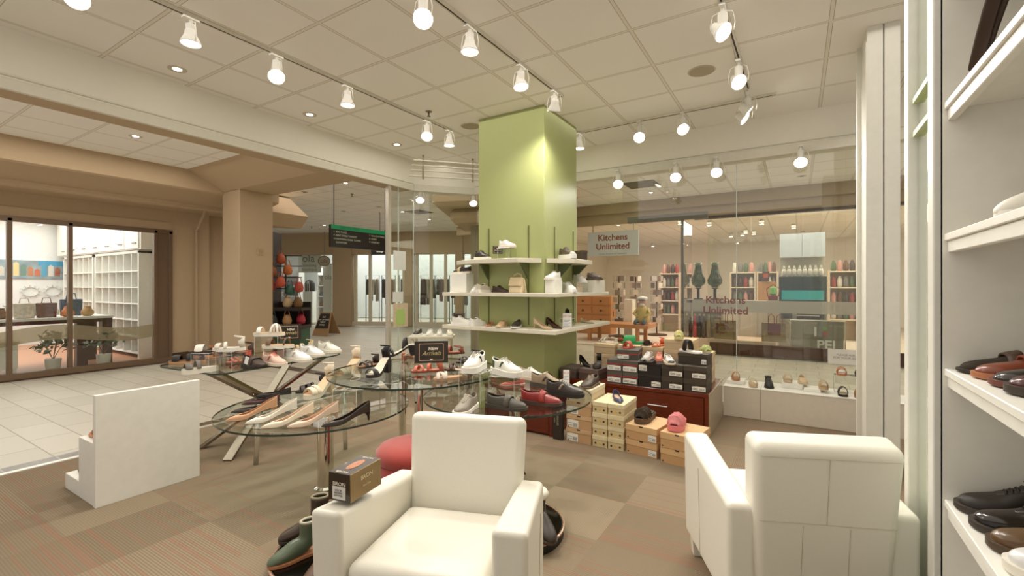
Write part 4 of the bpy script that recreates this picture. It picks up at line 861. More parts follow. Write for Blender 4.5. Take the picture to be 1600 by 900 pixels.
for px, py, lb, c in ((466, 564, 'white knit sneaker nearest the pink one', 'EDEBE4'), (487, 556, 'white sneaker in the middle of the mall side table', 'E8E6E0'), (514, 550, 'off white sneaker at the far right end of the mall side table', 'E6E2D2')):
    shoe_px('sneaker', lb, px, py, Z4+E, (1, -.45), L=.275, up=c, sole='E9E2D0', inner='9A8E78', laces='C4BEB0', stripe='CFC9BC')
shoe_px('sandal', 'gold strapped beige sandal behind the white sneakers', 474, 546, Z4+E, (-.9, -1), L=.22, up='D8C49A', sole='C8A87A', inner='C8A078', ankle=True, bands=((.12, .26, .2, 0), (.34, .5, .26, 0)))
arrivals_sign('left NEW Arrivals sign on the mall side table', at(452, 550, Z4+E), .215, .155, .12)
# left floor trays
BT = 'ankle boots on the left round tray'
TZ = .058
shoe('boot', 'green rubber ankle boot with tan sole on the left tray', W(-1.03, 2.19, TZ), hd(-.7, -.62), L=.235, up='55604A', sole='A8704A', inner='B4AE98', shaft=.62, group=BT, rough=.3)
shoe('boot', 'dark olive ankle boot beside the green one', W(-1.06, 2.37, TZ), hd(-.9, -.35), L=.25, up='3E3024', sole='2A2018', inner='8A8068', shaft=.75, group=BT, rough=.3)
shoe('boot', 'brown leather ankle boot half hidden by the left armrest', W(-.84, 2.07, TZ), hd(-.35, -1), L=.25, up='5A3E28', sole='4A3222', inner='7A6048', shaft=.95, group=BT, tab='8A7A6A')
shoe('boot', 'pale pink short boot behind the dark olive boot', W(-1.0, 2.52, TZ), hd(-1, .1), L=.2, up='C8A08C', sole='D8BFA8', inner='D8C4B0', shaft=.45, group=BT)
GT = 'boots on the right round tray'
b = shoe('boot', 'dark brown boot with white fleece cuff and a paper tag', W(.165, 2.42, TZ), hd(.3, -1), L=.25, up='33281E', sole='4A3C30', inner='E4DCCC', shaft=.66, group=GT, rimr=.016)
q = MB().box(-.023, .023, -.001, .001, -.042, .042).build('paper_tag', PAPER, b); q.location = (.03, -.075, .075)
text('tag_lettering', 'ROHDE', mat('4A3E34', .6), .017, face_m((0, -.0014, 0), (0, -1, 0), (1, 0, 0)), q)
b['label'] = 'dark brown boot with white fleece cuff and a paper tag'
shoe('boot', 'black laced boot behind the fleece cuffed one', W(.06, 2.68, TZ), hd(1, -.1), L=.2, up='1E1814', sole='2A221A', inner='3A3028', shaft=.7, group=GT, tab='8A3A2A')
shoe('boot', 'taupe ankle boot hidden behind the armchair back', W(-.10, 2.50, TZ), hd(-.3, 1), L=.2, up='7A6A54', sole='3A3028', inner='8A7A66', shaft=.6, group=GT)
# ---- pillar shelves
PS = 'shoes on the pillar shelves'
z = .931
def ps(kind, lb, x, y, z, ang, **k): k.setdefault('L', .25); return shoe(kind, lb, (x, y, z), R(ang), group=PS, **k)
ps('sneaker', 'white sneaker seen from the heel on the lowest pillar shelf, left', -2.915, 4.02, z, 80, L=.22, up='EDEAE2', sole='EDEAE2', inner='C8BCA8', laces='C8C2B4')
ps('flat', 'salmon pink slip on toe first on the lowest pillar shelf', -2.76, 4.01, z, -72, L=.23, up='C89070', sole='E4C8AE', inner='B4785A')
ps('loafer', 'beige slip on loafer toe first on the lowest pillar shelf', -2.60, 4.01, z, -72, L=.24, up='CDAA84', sole='D8BE9E', inner='B48A64')
ps('loafer', 'black and white slip on on the lowest pillar shelf', -2.42, 4.01, z, -72, L=.24, up='3A342A', sole='EDEAE2', inner='3A342A', thick=1.5)
ps('sneaker', 'white low sneaker at the left end of the lowest pillar shelf', -3.09, 3.965, z, 4, L=.25, up='E6E2D6', sole='EDEAE2', inner='C8BCA8', laces='C8C2B4')
ps('flat', 'tan brown flat behind the white sneakers on the lowest pillar shelf', -3.10, 4.095, z, 0, L=.2, up='A86A44', sole='8A5434', inner='B47A54')
ps('pump', 'nude court shoe at the corner of the lowest pillar shelf', -2.13, 4.03, z, -15, L=.25, up='CDB492', sole='C8AC88', inner='B48A64')
ps('pump', 'brown court shoe behind the nude one on the lowest pillar shelf', -2.07, 4.16, z, -25, L=.25, up='4A2E20', sole='3A241A', inner='6A4630')
riser('small clear riser under a black pump on the lowest pillar shelf', (-2.05, 4.42, z), 0, .12, .12, .08, 'risers on the pillar shelves')
ps('pump', 'black pump raised on a riser at the lowest pillar shelf', -2.04, 4.42, z+.082, -60, L=.24, up='2A241C', sole='1E1A16', inner='2A241C')
ps('flat', 'cream flat at the right end of the lowest pillar shelf', -2.04, 4.95, z, -30, L=.25, up='D8C8A8', sole='C8B08A', inner='C8A880')
def price_card(lb, p, w, h, tilt=12, grp='white price cards'):
    d = Vector((-p[0], -p[1], 0)).normalized(); r = tag(MB().box(-w/2, w/2, -.001, .001, 0, h).build('price_card', PAPER), lb, 'price card', grp)
    r.location = p; r.rotation_euler = (0, 0, math.atan2(d.y, d.x)+math.pi/2); text('price_lettering', '20% OFF', mat('C4684C', .6), h*.16, face_m((0, -.0014, h*.78), (0, -1, 0)), r)
    for i in range(5): MB().box(-w*.34, w*.34-(.02 if i % 2 else 0), -.0018, -.001, h*(.12+.1*i), h*(.14+.1*i)).build('printed_line', mat('6A7A9A', .6), r)
    r.rotation_euler = (R(-tilt), 0, r.rotation_euler.z); return r
price_card('white price card leaning on the lowest pillar shelf', (-1.965, 4.24, z), .09, .15)
arrivals_sign('small NEW Arrivals sign at the left end of the lowest pillar shelf', (-3.225, 4.09, z), .13, .09, .03)
z = 1.286
tag(MB().box(-3.26, -3.04, 3.98, 4.12, z, z+.205).build('display_block', WHITE, bevel=.002, seg=1), 'white display block at the left end of the middle pillar shelf', 'display block', 'white display blocks')
ps('oxford', 'black flower trimmed shoe on the left block of the middle pillar shelf', -3.15, 4.05, z+.207, 182, L=.24, up=mat('3A2A22', .5, noise=.8, scale=70), sole='E4D8C4', inner='4A3428', strap='C8B490', thick=1.2)
ps('sneaker', 'white low shoe toe first on the middle pillar shelf, far left', -2.94, 4.02, z, -70, L=.21, up='E8E4DA', sole='EDEAE2', inner='C8BCA8', laces='D8D4CA')
ps('sneaker', 'taupe and white sneaker seen from the heel on the middle pillar shelf', -2.82, 4.02, z, 78, L=.23, up='C8BEAA', sole='E8E0D0', inner='8A7A64', laces='C8BEAA', thick=1.3)
ps('oxford', 'dark brown bronze lace up shoe beside the cream handbag', -2.635, 4.035, z, -12, L=.225, up='3A261A', sole='4A3626', inner='2A1C14', laces='2A1C14')
hb = thing('handbag', 'cream leather handbag with top handle on the middle pillar shelf', 'handbag', (-2.42, 4.03, z), R(-6))
MB().hexa([(-.085, -.05, 0), (.085, -.05, 0), (.085, .05, 0), (-.085, .05, 0), (-.075, -.02, .15), (.075, -.02, .15), (.075, .02, .15), (-.075, .02, .15)]).build('body', mat('DCC8A2', .45), hb, bevel=.01, seg=3)
MB().hexa([(-.08, -.056, .07), (.08, -.056, .07), (.08, -.045, .07), (-.08, -.045, .07), (-.077, -.028, .155), (.077, -.028, .155), (.077, -.018, .155), (-.077, -.018, .155)]).build('flap', mat('D2BC94', .45), hb, bevel=.003)
MB().tube([(-.05, 0, .148), (-.045, 0, .18), (0, 0, .196), (.045, 0, .18), (.05, 0, .148)], .006, 8).build('handle', mat('CDB68E', .45), hb, smooth=True)
MB().tube([(.08, 0, .14), (.105, -.01, .08), (.098, -.02, .004)], .005, 6).build('strap', mat('CDB68E', .45), hb, smooth=True)
for x0, x1, y0, y1, zz, lb in ((-2.14, -2.03, 4.09, 4.26, .125, 'white display block under a white sneaker at the pillar corner'), (-2.12, -1.96, 4.98, 5.30, .135, 'white display block at the right end of the middle pillar shelf')):
    tag(MB().box(x0, x1, y0, y1, z, z+zz).build('display_block', WHITE, bevel=.002, seg=1), lb, 'display block', 'white display blocks')
ps('sneaker', 'white high sneaker on the block at the pillar corner', -2.085, 4.16, z+.127, -100, L=.23, up='EDEAE2', sole='EDEAE2', inner='D8D0C0', laces='C8C2B4')
ps('sneaker', 'white chunky sneaker on the middle pillar shelf, right of the corner block', -2.03, 4.42, z, -40, L=.26, up='EFEDE6', sole='F0EEE8', inner='D8D0C0', laces='C4BEB2', thick=1.5)
riser('clear riser under a white sneaker on the middle pillar shelf', (-2.04, 4.72, z), 0, .14, .16, .10, 'risers on the pillar shelves')
ps('sneaker', 'white sneaker raised on a clear riser of the middle pillar shelf', -2.04, 4.72, z+.102, -40, L=.25, up='E8E6E0', sole='F0EEE8', inner='D8D0C0', laces='C4BEB2')
ps('oxford', 'black and brown lace up shoe on the right block of the middle pillar shelf', -2.03, 5.13, z+.137, -35, L=.27, up='3A2C20', sole='5A4634', inner='2A2018', laces='8A7A64', thick=1.4)
z = 1.636
ps('sneaker', 'black trainer on a white sole, left on the top pillar shelf', -2.87, 4.04, z, -18, L=.24, up='2A241C', sole='E8DFCE', inner='3A3228', laces='2A241C', thick=1.3)
riser('frosted clear riser on the top pillar shelf', (-2.56, 4.05, z), R(-5), .15, .13, .11, 'risers on the pillar shelves')
ps('sneaker', 'white sneaker on the riser of the top pillar shelf', -2.56, 4.05, z+.112, -15, L=.23, up='EDEAE2', sole='E4D8C4', inner='C8B89A', laces='C8C2B4')
arrivals_sign('topmost NEW Arrivals sign, on the green pillar', (-2.705, 4.09, z), .105, .085, .06)
ps('sneaker', 'dark grey trainer with chunky white sole on the right top shelf', -2.05, 4.42, z, -30, L=.26, up='5A4E40', sole='F0EEE8', inner='E0D8C8', laces='4A4036', thick=2.2, toe='D8D0C0')
r = thing('handbag', 'small dark brown box bag on the right top shelf', 'handbag', (-2.03, 4.70, z), R(-30)); MB().box(-.09, .09, -.04, .04, 0, .10).build('body', mat('3E3024', .4), r, bevel=.006, seg=2); MB().box(-.092, .092, -.042, .042, .075, .105).build('lid', mat('4A3A2C', .4), r, bevel=.004)
# ---- boxes
KR, KL = 'C39C72', 'CDAA80'; G1 = 'shoe boxes stacked in front of the cherry cabinet'
lv = ['bottom', 'second from the bottom', 'third from the bottom', 'top']
for i in range(4): box_pile_item('kraft brown shoe box with white label, %s of the leftmost stack' % lv[i], (-1.60+.003*(i % 2), 3.68, .0005+.1175*i), R(0), .235, .33, .117, KR if i < 3 else 'D4C09C', KL if i < 3 else 'E4D6B8', tagp=(-.46, -.02, .08, .62) if i < 3 else None, notch=True, group=G1)
for c in range(2):
    for i in range(4): box_pile_item('cream shoe box with round stickers, %s of the %s narrow stack' % (lv[i], ('left', 'right')[c]), (-1.408+.1385*c, 3.68+.004*(i % 2), .0005+.094*i), R(-1+c), .136, .36, .0935, 'D2BC90', 'E0D0A8', dots=True, group=G1)
for i in range(2): box_pile_item('wide kraft shoe box, %s one of the pair under the dark fluffy slipper' % lv[i*3], (-1.055, 3.665-.006*i, .0005+.118*i), R(-9), .262, .35, .1175, 'C49A6C', 'D2AC7C', lidh=.05, tagp=(.22, .48, .1, .5), notch=True, group=G1)
for i in range(2): box_pile_item('wide kraft shoe box, %s one of the pair under the pink slipper' % lv[i*3], (-.765, 3.60-.006*i, .0005+.118*i), R(-9), .262, .35, .1175, 'C49A6C', 'D2AC7C', lidh=.05, tagp=(.22, .48, .1, .5), notch=True, group=G1)
shoe('slipper', 'dark brown fluffy open toe slipper on the kraft boxes', (-1.07, 3.85, .237), R(-97), L=.29, up=mat('3A2E20', .95, noise=.5, scale=200, bump=1.0), sole='5A4632', inner='4A3A2A', group=G1+' top')
shoe('slipper', 'pink fluffy open toe slipper on the kraft boxes', (-.80, 3.79, .237), R(-90), L=.30, up=mat('E08C8C', .95, noise=.25, scale=200, bump=1.0), sole='E07C80', inner='D88088', group=G1+' top')
shoe('flat', 'navy blue ballet flat on the narrow cream boxes', (-1.31, 3.85, .377), R(-62), L=.29, up='3E4466', sole='6A5440', inner='C8A880')
shoe('oxford', 'dark bronze lace up shoe toe first on the leftmost kraft stack', (-1.55, 3.82, .471), R(-95), L=.28, up='4A3C2C', sole='6A5440', inner='8A7458', laces='B4A488')
bk = box_pile_item('tall black shoe box standing on end beside the kraft stack', (-1.79, 3.66, .0005), 0, .10, .034, .33, '33281E', '33281E', lidh=.01, group=G1)
text('lettering', 'AEROSOLES', mat('B8A888', .5), .024, face_m((0, .0, .19), (0, -1, 0), (1, 0, 0)), bk)
text('lettering', 'comfort', mat('B8A888', .5), .014, face_m((-.028, .0, .17), (0, -1, 0), (1, 0, 0)), bk)
ZC = .3855
G2 = 'shoe boxes on the cherry cabinet'; x0 = -1.62
cw = [.155, .155, .215, .195, .20]; x = x0
for c, w_ in enumerate(cw):
    cx = x+w_/2; x += w_+.003
    for i in range(2):
        pos = ('lower', 'upper')[i]
        if c < 2: box_pile_item('grey shoe box with red line, %s in the %s column' % (pos, ('leftmost', 'second')[c]), (cx, 4.44, ZC+.1175*i), 0, w_, .33, .117, '4A453C', '565046', lidh=.042, stripe='B4202C', tagp=(-.47, .40, .12, .5), group=G2)
        elif c == 2: box_pile_item('black glossy shoe box with torn label, %s in the middle column' % pos, (cx, 4.44, ZC+.1175*i), 0, w_, .33, .117, '1E1712', '2E241C', lidh=.02, tagp=((.08, .48, .1, .48) if i == 0 else (-.48, -.12, .3, .75)), group=G2)
        else: box_pile_item('olive black shoe box with white label, %s in the %s column' % (pos, ('fourth', 'rightmost')[c-3]), (cx, 4.44, ZC+.1175*i), 0, w_, .33, .117, '3B3226', '463C2E', lidh=.045, tagp=(-.12, .46, .12, .45), group=G2)
zt = ZC+.236
box_pile_item('single grey shoe box with red line on top of the left columns', (-1.43, 4.50, zt), R(8), .21, .28, .095, '4A453C', '4E483E', lidh=.04, stripe='B4202C', tagp=(-.47, .05, .1, .55), group=G2)
box_pile_item('single olive black shoe box on top of the right columns', (-.83, 4.55, zt), R(-6), .27, .17, .10, '3B3226', '463C2E', lidh=.03, tagp=(.30, .46, .1, .5), group=G2)
box_pile_item('taupe shoe box with a reddish line, left of the grey boxes', (-1.83, 4.46, ZC), R(-3), .22, .33, .11, '5A4A40', '6A5A50', lidh=.04, stripe='8A4A48', tagp=(.15, .42, .3, .55), group=G2)
box_pile_item('taupe shoe box underneath, left of the grey boxes', (-2.06, 4.46, ZC), R(2), .18, .30, .10, '5A4A40', '6A5A50', lidh=.04, group=G2)
tz = zt+.096
ob = dict(group='shoes on the stacked boxes')
shoe('slide', 'coral red slide on the single grey box', (-1.46, 4.66, tz), R(-100), L=.22, up='B8503C', sole='C4604A', inner='D07A60', bands=((.15, .55, .32, 0),), **ob)
shoe('sneaker', 'white and grey sneaker on the black boxes', (-1.262, 4.62, zt), R(-95), L=.2, up='C8C0B8', sole='EDE8DE', inner='A89888', laces='E8E2D8', **ob)
shoe('sneaker', 'coral orange sneaker beside the grey one on the black boxes', (-1.15, 4.62, zt), R(-80), L=.2, up='C87058', sole='D88A70', inner='B86A50', laces='D89078', **ob)
shoe('sandal', 'black thin strap sandal lying on the olive boxes', (-1.21, 4.44, zt), R(190), L=.15, up='241C16', sole='2A2018', inner='3A2C22', thick=.03, back=True, **ob)
shoe('sneaker', 'white and black trainer leaning on the olive box', (-1.03, 4.49, zt), R(-62), L=.22, up='DAD2C6', sole='E4D4BC', inner='3A342A', laces='A8A094', toe='2E2A26', stripe='2E2A26', **ob)
shoe('slide', 'white slide lying on the top olive box', (-.86, 4.62, zt+.101), R(-35), L=.27, up='1E1A16', sole='EDE8DE', inner='E0DAD0', bands=((.5, .75, .45, 0),), **ob)
KB = 'pale kraft boxes behind the dark boxes'
def kb(lb, x, y, z, w, h, d=.30): return box_pile_item(lb, (x, y, z), 0, w, d, h, 'CBB08A', 'D8BE96', lidh=.035, group=KB)
for i, h_ in enumerate((.11, .11, .11)):
    kb('pale kraft box at the far left behind the grey boxes, %s of its stack' % ('bottom', 'middle', 'top')[i], -1.80, 4.84, ZC+.111*i, .24, .11)
    kb('pale kraft box second from the left at the back, %s of its stack' % ('bottom', 'middle', 'top')[i], -1.535, 4.86, ZC+.111*i, .24, .11)
    kb('pale kraft box third from the left at the back, %s of its stack' % ('bottom', 'middle', 'top')[i], -1.285, 4.86, ZC+.111*i, .22, .11)
for i in range(4): kb('large pale kraft box in the tallest back stack, %s' % lv[i], -1.02, 4.86, ZC+.106*i, .29, .105)
for i in range(2): kb('pale kraft box at the right end behind the olive boxes, %s' % ('lower', 'upper')[i], -.79, 4.86, ZC+.15*i, .15, .15)
zk = ZC+.334
shoe('sandal', 'white strap sandal on the far left kraft stack', (-1.80, 4.98, zk), R(170), L=.24, up='C8C0B0', sole='EDE8DE', inner='D8CCB8', ankle=False, back=True, **ob)
shoe('slide', 'bright green clog on the back kraft stack', (-1.52, 4.98, zk), R(-160), L=.24, up='2E9A54', sole='2E8A4C', inner='3AA060', bands=((.06, .62, .34, 0),), thick=.1, **ob)
shoe('slipper', 'dark brown fluffy slipper beside the green clog', (-1.355, 4.97, zk), R(-100), L=.15, up=mat('3A281C', .95, noise=.4, scale=200, bump=1.), sole='2A2018', inner='3A2A20', **ob)
shoe('slipper', 'rust brown slipper between the white sandal and the green clog', (-1.66, 5.09, zk), R(-160), L=.14, up=mat('8A4A28', .95, noise=.4, scale=200, bump=1.), sole='5A3420', inner='6A3A24', **ob)
shoe('sandal', 'orange strap sandal on the back kraft stack', (-1.24, 4.95, zk), R(-110), L=.2, up='D87048', sole='D88058', inner='E09068', ankle=True, **ob)
shoe('slipper', 'pale yellow fluffy slipper on the tallest kraft stack', (-1.03, 4.94, ZC+.4245), R(-80), L=.22, up=mat('D8D08A', .95, noise=.2, scale=200, bump=1.), sole='D8CC90', inner='C8BC84', **ob)
shoe('slipper', 'pale yellow green slipper at the right end of the kraft boxes', (-.78, 4.93, ZC+.301), R(-60), L=.2, up=mat('C8D08A', .95, noise=.2, scale=200, bump=1.), sole='D8CC90', inner='C8BC84', **ob)
# cabinet by the pillar
zb = .4005
for lb, kd, x, y, a, kw in (('tan beige pump on the cabinet at the foot of the pillar', 'pump', -2.05, 3.86, -20, dict(up='C8A27C', sole='B48A64', inner='3A2A20')),
    ('brown pump behind the beige one at the foot of the pillar', 'pump', -1.97, 3.99, -25, dict(up='6A4430', sole='4A3022', inner='3A2A20')),
    ('dark brown shoe seen from behind at the foot of the pillar', 'oxford', -2.32, 3.92, 60, dict(up='3A2E20', sole='2A2018', inner='4A3A2A', laces='3A2E20'))):
    shoe(kd, lb, (x, y, zb), R(a), L=.25, group='shoes at the foot of the pillar', **kw)
zt2 = ZC+.111
shoe('pump', 'black court shoe on the taupe box', (-1.93, 4.62, ZC+.111), R(-40), L=.25, up='1E1A14', sole='1E1A14', inner='2A241C', group='shoes at the foot of the pillar')
shoe('sandal', 'black strappy heeled sandal on the taupe box', (-1.78, 4.60, ZC+.111), R(-80), L=.22, up='241E18', sole='2A221A', inner='4A3E32', heel=.2, ankle=True, bands=((.1, .26, .2, 0), (.3, .4, .2, 0)), group='shoes at the foot of the pillar')
shoe('flat', 'brown feathered flat below the black court shoe', (-1.70, 3.94, .402), R(-30), L=.001+.22, up='8A5430', sole='4A3020', inner='6A4630', group='shoes at the foot of the pillar') if False else None
price_card('white price card standing by the pumps at the pillar foot', (-1.895, 4.07, zb), .06, .14)
# ---- window platform shoes
zp = .3115; WP_ = 'slippers on the white window platforms'
def blk(lb, x0, x1, y0, y1, h): return tag(MB().box(x0, x1, y0, y1, zp, zp+h).build('display_block', WHITE, bevel=.002, seg=1), lb, 'display block', 'low white blocks on the window platform')
blk('low white block under the tan slide at the left end of the window platform', -.64, -.47, 5.42, 5.62, .035)
blk('low white block under the two beige slippers in the window', -.13, .05, 5.48, 5.68, .055)
blk('low white block under the strappy beige sandal in the window', .06, .20, 5.40, 5.60, .03)
def wp(kind, lb, px, y, dz, c, **k):
    p = ay(px, y); p.z = zp+dz+.001; k.setdefault('L', .22); k.setdefault('inner', c); k.setdefault('sole', c); return shoe(kind, lb, p, math.atan2(-p.y, -p.x)+R(6), up=c, group=WP_, **k)
wp('slide', 'tan slide at the left end of the window platform', 1149, 5.52, .035, 'B47C54', bands=((.1, .5, .34, 0),), inner='C89A74', thick=.1)
wp('sandal', 'beige double strap sandal second from the left in the window', 1176, 5.42, 0, 'C8B08C', bands=((.12, .28, .26, 0), (.38, .52, .3, 0)), thick=.1)
wp('boot', 'black suede bootie in the window', 1201, 5.46, 0, '1E1A14', shaft=.36, inner='4A4036')
wp('slide', 'pale beige crossed slide on the low block in the window', 1230, 5.58, .055, 'CDB692', bands=((.1, .26, .26, .1), (.28, .48, .32, -.1)), thick=.1)
wp('loafer', 'beige closed slipper on the low block in the window', 1254, 5.58, .055, 'CDB48C')
wp('sandal', 'beige strappy sandal right of the low block in the window', 1286, 5.50, .03, 'C0A47C', bands=((.1, .24, .26, .08), (.28, .42, .3, -.08), (.46, .56, .32, 0)), thick=.1)
wp('slide', 'black slide with a pale buckle band in the window', 1316, 5.42, 0, '1E1A12', bands=((.1, .5, .34, 0),), inner='D8C8A8', thick=.1)
wp('slide', 'tan slide at the right end of the window, beside the column', 1342, 5.42, 0, 'A8784E', bands=((.1, .5, .34, 0),), inner='B88A60', thick=.1)
p1 = ay(1328, 5.56); riser('wide clear riser at the right end of the window platform', (p1.x+.02, p1.y, zp+.001), 0, .30, .16, .17, 'risers in the window')
wp('sandal', 'orange and white strap sandal on the clear riser in the window', 1314, 5.56, .172, 'B0683C', bands=((.1, .28, .26, .06), (.32, .46, .3, -.06)), sole='C07A50', inner='E8DED0', thick=.1)
wp('sandal', 'black and white strap sandal on the clear riser in the window', 1343, 5.56, .172, '241E18', bands=((.1, .28, .26, .06), (.32, .46, .3, -.06)), sole='2A241C', inner='E8DED0', thick=.1)
o = thing('window_card', 'white framed notice card leaning inside the right shop window', 'notice', (ay(1322, 5.70).x, 5.713, .56)); MB().box(-.15, .15, .012, .02, 0, .15).build('card', mat('D8D4C8', .6), o)
text('lettering', 'PLEASE ASK\nFOR YOUR SIZE', mat('8A8478', .6), .03, face_m((0, .0115, .08), (0, -1, 0)), o)
# ---- bookcase shoes: toes towards the aisle
BG = 'shoes on the tall white bookcase'
def bs_(kind, lb, toe, y, z, L=.255, a=180, **k):
    an = R(a); return shoe(kind, lb, (toe-math.cos(an)*L/2, y, z+.001), an, L=L, group=BG, **k)
z3 = 1.093
bs_('loafer', 'dark olive suede loafer with a strap, furthest along the middle bookcase shelf', .415, 1.882, z3, up='33291C', sole='2E2418', inner='3A2E20', strap='4A3628', rough=.9)
bs_('loafer', 'chestnut leather loafer with a gold buckle on the middle bookcase shelf', .425, 1.785, z3, up='7A3A20', sole='A86A44', inner='3A2418', strap='84402A', buckle=mat('E4CC94', .25, .8), rough=.3, thick=1.3)
bs_('loafer', 'black patent loafer with red lined sole beside the chestnut one', .43, 1.665, z3, up='2E2824', sole='6A3A2C', inner='2A201A', rough=.15, thick=1.3)
bs_('loafer', 'burgundy loafer at the right edge of the middle bookcase shelf', .43, 1.56, z3, up='4A1E1A', sole='3E3228', inner='2A1814', rough=.2, thick=1.6)
z4 = .684
bs_('sneaker', 'black leather sneaker with lace bow, furthest along the bottom bookcase shelf', .41, 1.88, z4, L=.27, up='2A221C', sole='3A322A', inner='3A3028', laces='1E1814', thick=.8)
bs_('sneaker', 'black patent sneaker with a round white tag on the bottom bookcase shelf', .415, 1.76, z4, L=.27, up='231B16', sole='3A322A', inner='3A3028', laces='2A2018', rough=.15, thick=.8)
q = MB().lathe([(.022, 0), (.022, .002)], 20); o = tag(q.build('price_tag', PAPER), 'round white paper tag hanging on the black patent sneaker', 'price tag'); o.location = (.555, 1.715, z4+.085); o.rotation_euler = (R(70), 0, R(-10))
bs_('sneaker', 'bronze metallic sneaker on the bottom bookcase shelf', .42, 1.645, z4, L=.265, up='5E4426', sole='4A3824', inner='3A2C1E', laces='3A2C1E', rough=.25, thick=.9)
bs_('sneaker', 'silvery white sneaker on the bottom bookcase shelf', .42, 1.53, z4, L=.28, up='D8D6D2', sole='E4DECF', inner='C8C0B0', laces='E8E6E0', rough=.3)
bs_('sneaker', 'cream white sneaker nearest the viewer on the bottom bookcase shelf', .425, 1.415, z4, L=.28, up='E8E4D6', sole='E8DFCB', inner='C8C0B0', laces='EDEAE0')
z2 = 1.514
bs_('flat', 'dark flat with gold trim on the shelf above eye level', .43, 1.80, z2, L=.25, up='3A3026', sole='C8A878', inner='4A3C2C')
bs_('flat', 'olive pointed flat beside the gold trimmed one', .435, 1.68, z2, L=.25, up='5A4C38', sole='3A3024', inner='4A3C2C')
o = shoe('boot', 'white short boot with brown leopard lining at the right edge', (.515, 1.55, z2+.001), R(185), L=.22, up='E4DFD2', sole='EDE8DE', inner='4A2E1A', shaft=.36, group=BG)
r = thing('handbag', 'brown handbag with hanging looped strap at the top right of the bookcase', 'handbag', (.56, 1.50, 1.926), R(90))
MB().hexa([(-.16, -.06, 0), (.16, -.06, 0), (.16, .06, 0), (-.16, .06, 0), (-.13, -.03, .22), (.13, -.03, .22), (.13, .03, .22), (-.13, .03, .22)]).build('body', mat('4A3526', .4), r, bevel=.012, seg=3)
rows = []
for k in range(15):
    t = -.5+k/14*4.14; rr_ = .05; rows.append(None)
ST_ = [(-.02, .06, .24), (.05, .09, .30), (.12, .115, .24), (.19, .13, .14), (.25, .138, .04), (.268, .14, .008), (.262, .132, .03), (.215, .12, .12), (.14, .105, .21), (.06, .08, .27), (-.02, .05, .24)]
q = MB(); q.grid([[(a, b-.016, c-.012) for a, b, c in ST_], [(a, b+.016, c+.012) for a, b, c in ST_]]); q.build('strap', mat('3E2A1C', .4), r, smooth=True, solid=.004, sub=1)
# ================================================================ BEYOND THE GLASS
def kp(px, py, y):
    p = ay(px, y); t = -math.sin(YAW)*p.x+math.cos(YAW)*y; p.z = EYE-(py-447.5)/F*t; return p
def xp(px, py, x):
    p = ax(px, x); t = -math.sin(YAW)*p.x+math.cos(YAW)*p.y; p.z = EYE-(py-447.5)/F*t; return p
def tp(px, py, t): return W((px-800)/F*t, t, EYE-(py-447.5)/F*t)
# ---- notices on the corner glass
for px0, px1, py0, py1, lb, c in ((614.5, 634, 392, 422, 'white notice sheet taped high on the corner glass beside the metal post', 'EDEDEA'), (613.5, 630, 456, 472, 'small white notice taped low on the corner glass', 'E4E4E0'), (614, 637, 474, 511, 'floral flyer with a pale green panel on the corner glass', 'D8C4A8')):
    a = xp(px0, py1, -4.83); b = xp(px1, py0, -4.83); z0 = xp((px0+px1)/2, py1, -4.83).z; z1 = xp((px0+px1)/2, py0, -4.83).z
    r = tag(MB().box(-.0015, 0, 0, b.y-a.y, 0, z1-z0).build('notice', mat(c, .7, noise=.3 if c == 'D8C4A8' else 0, scale=40)), lb, 'notice', 'notices on the corner glass'); r.location = (-4.829, a.y, z0)
    if c == 'D8C4A8': MB().box(0, .001, (b.y-a.y)*.2, (b.y-a.y)*.8, .03, (z1-z0)*.75).build('green_panel', mat('B4D07A', .7), r)
# ---- mall directory
r = thing('directory_sign', 'green and black mall directory hanging from the mall ceiling', 'sign', (-6.9, 5.15, 2.04))
MB().box(-.03, .03, 0, 1.34, 0, .39).build('panel', mat('1E1610', .35), r, bevel=.003)
MB().box(.0301, .034, 0, 1.34, .315, .39).build('header_strip', mat('0E7A48', .4, emit=.25), r)
for y in (.08, 1.26): MB().tube([(0, y, .39), (0, y, H-2.04)], .008, 6).build('hanging_rod', mat('3A3028', .4), r)
nx = (1, 0, 0); TX = mat('C8D0B4', .5)
text('header_lettering', 'GRAFTON STREET', mat('0A4A2C', .5), .055, face_m((.0345, .40, .352), nx), r)
for i, (a_, b_) in enumerate((('1  BDC PLACE', '7  OLA CLOTHING'), ('4  KENT STREET MARKET', '8  SOBIM'), ('14 NATIONAL BANK TOWER', '9  PASSPORT'), ('    ELEVATORS', ''))):
    text('lettering', a_, TX, .045, face_m((.031, .05, .27-.062*i), nx), r, align='LEFT')
    if b_: text('lettering', b_, TX, .045, face_m((.031, .84, .27-.062*i), nx), r, align='LEFT')
r = thing('arrow_sign', 'narrow black hanging sign with a white arrow below the directory', 'sign', tp(580, 398, 11.5), YAW)
MB().box(0, .44, -.02, .02, 0, .14).build('panel', mat('1E1614', .4), r)
text('arrow', '→', PAPER, .16, face_m((.22, -.0205, .07), (0, -1, 0)), r) if False else MB().box(.14, .26, -.022, -.0201, .06, .08).add([(.26, -.022, .035), (.31, -.022, .07), (.26, -.022, .105)], [(0, 1, 2)]).build('arrow', PAPER, r)
MB().tube([(.22, 0, .14), (.22, 0, H-r.location.z)], .008, 6).build('hanging_rod', mat('3A3028', .4), r)
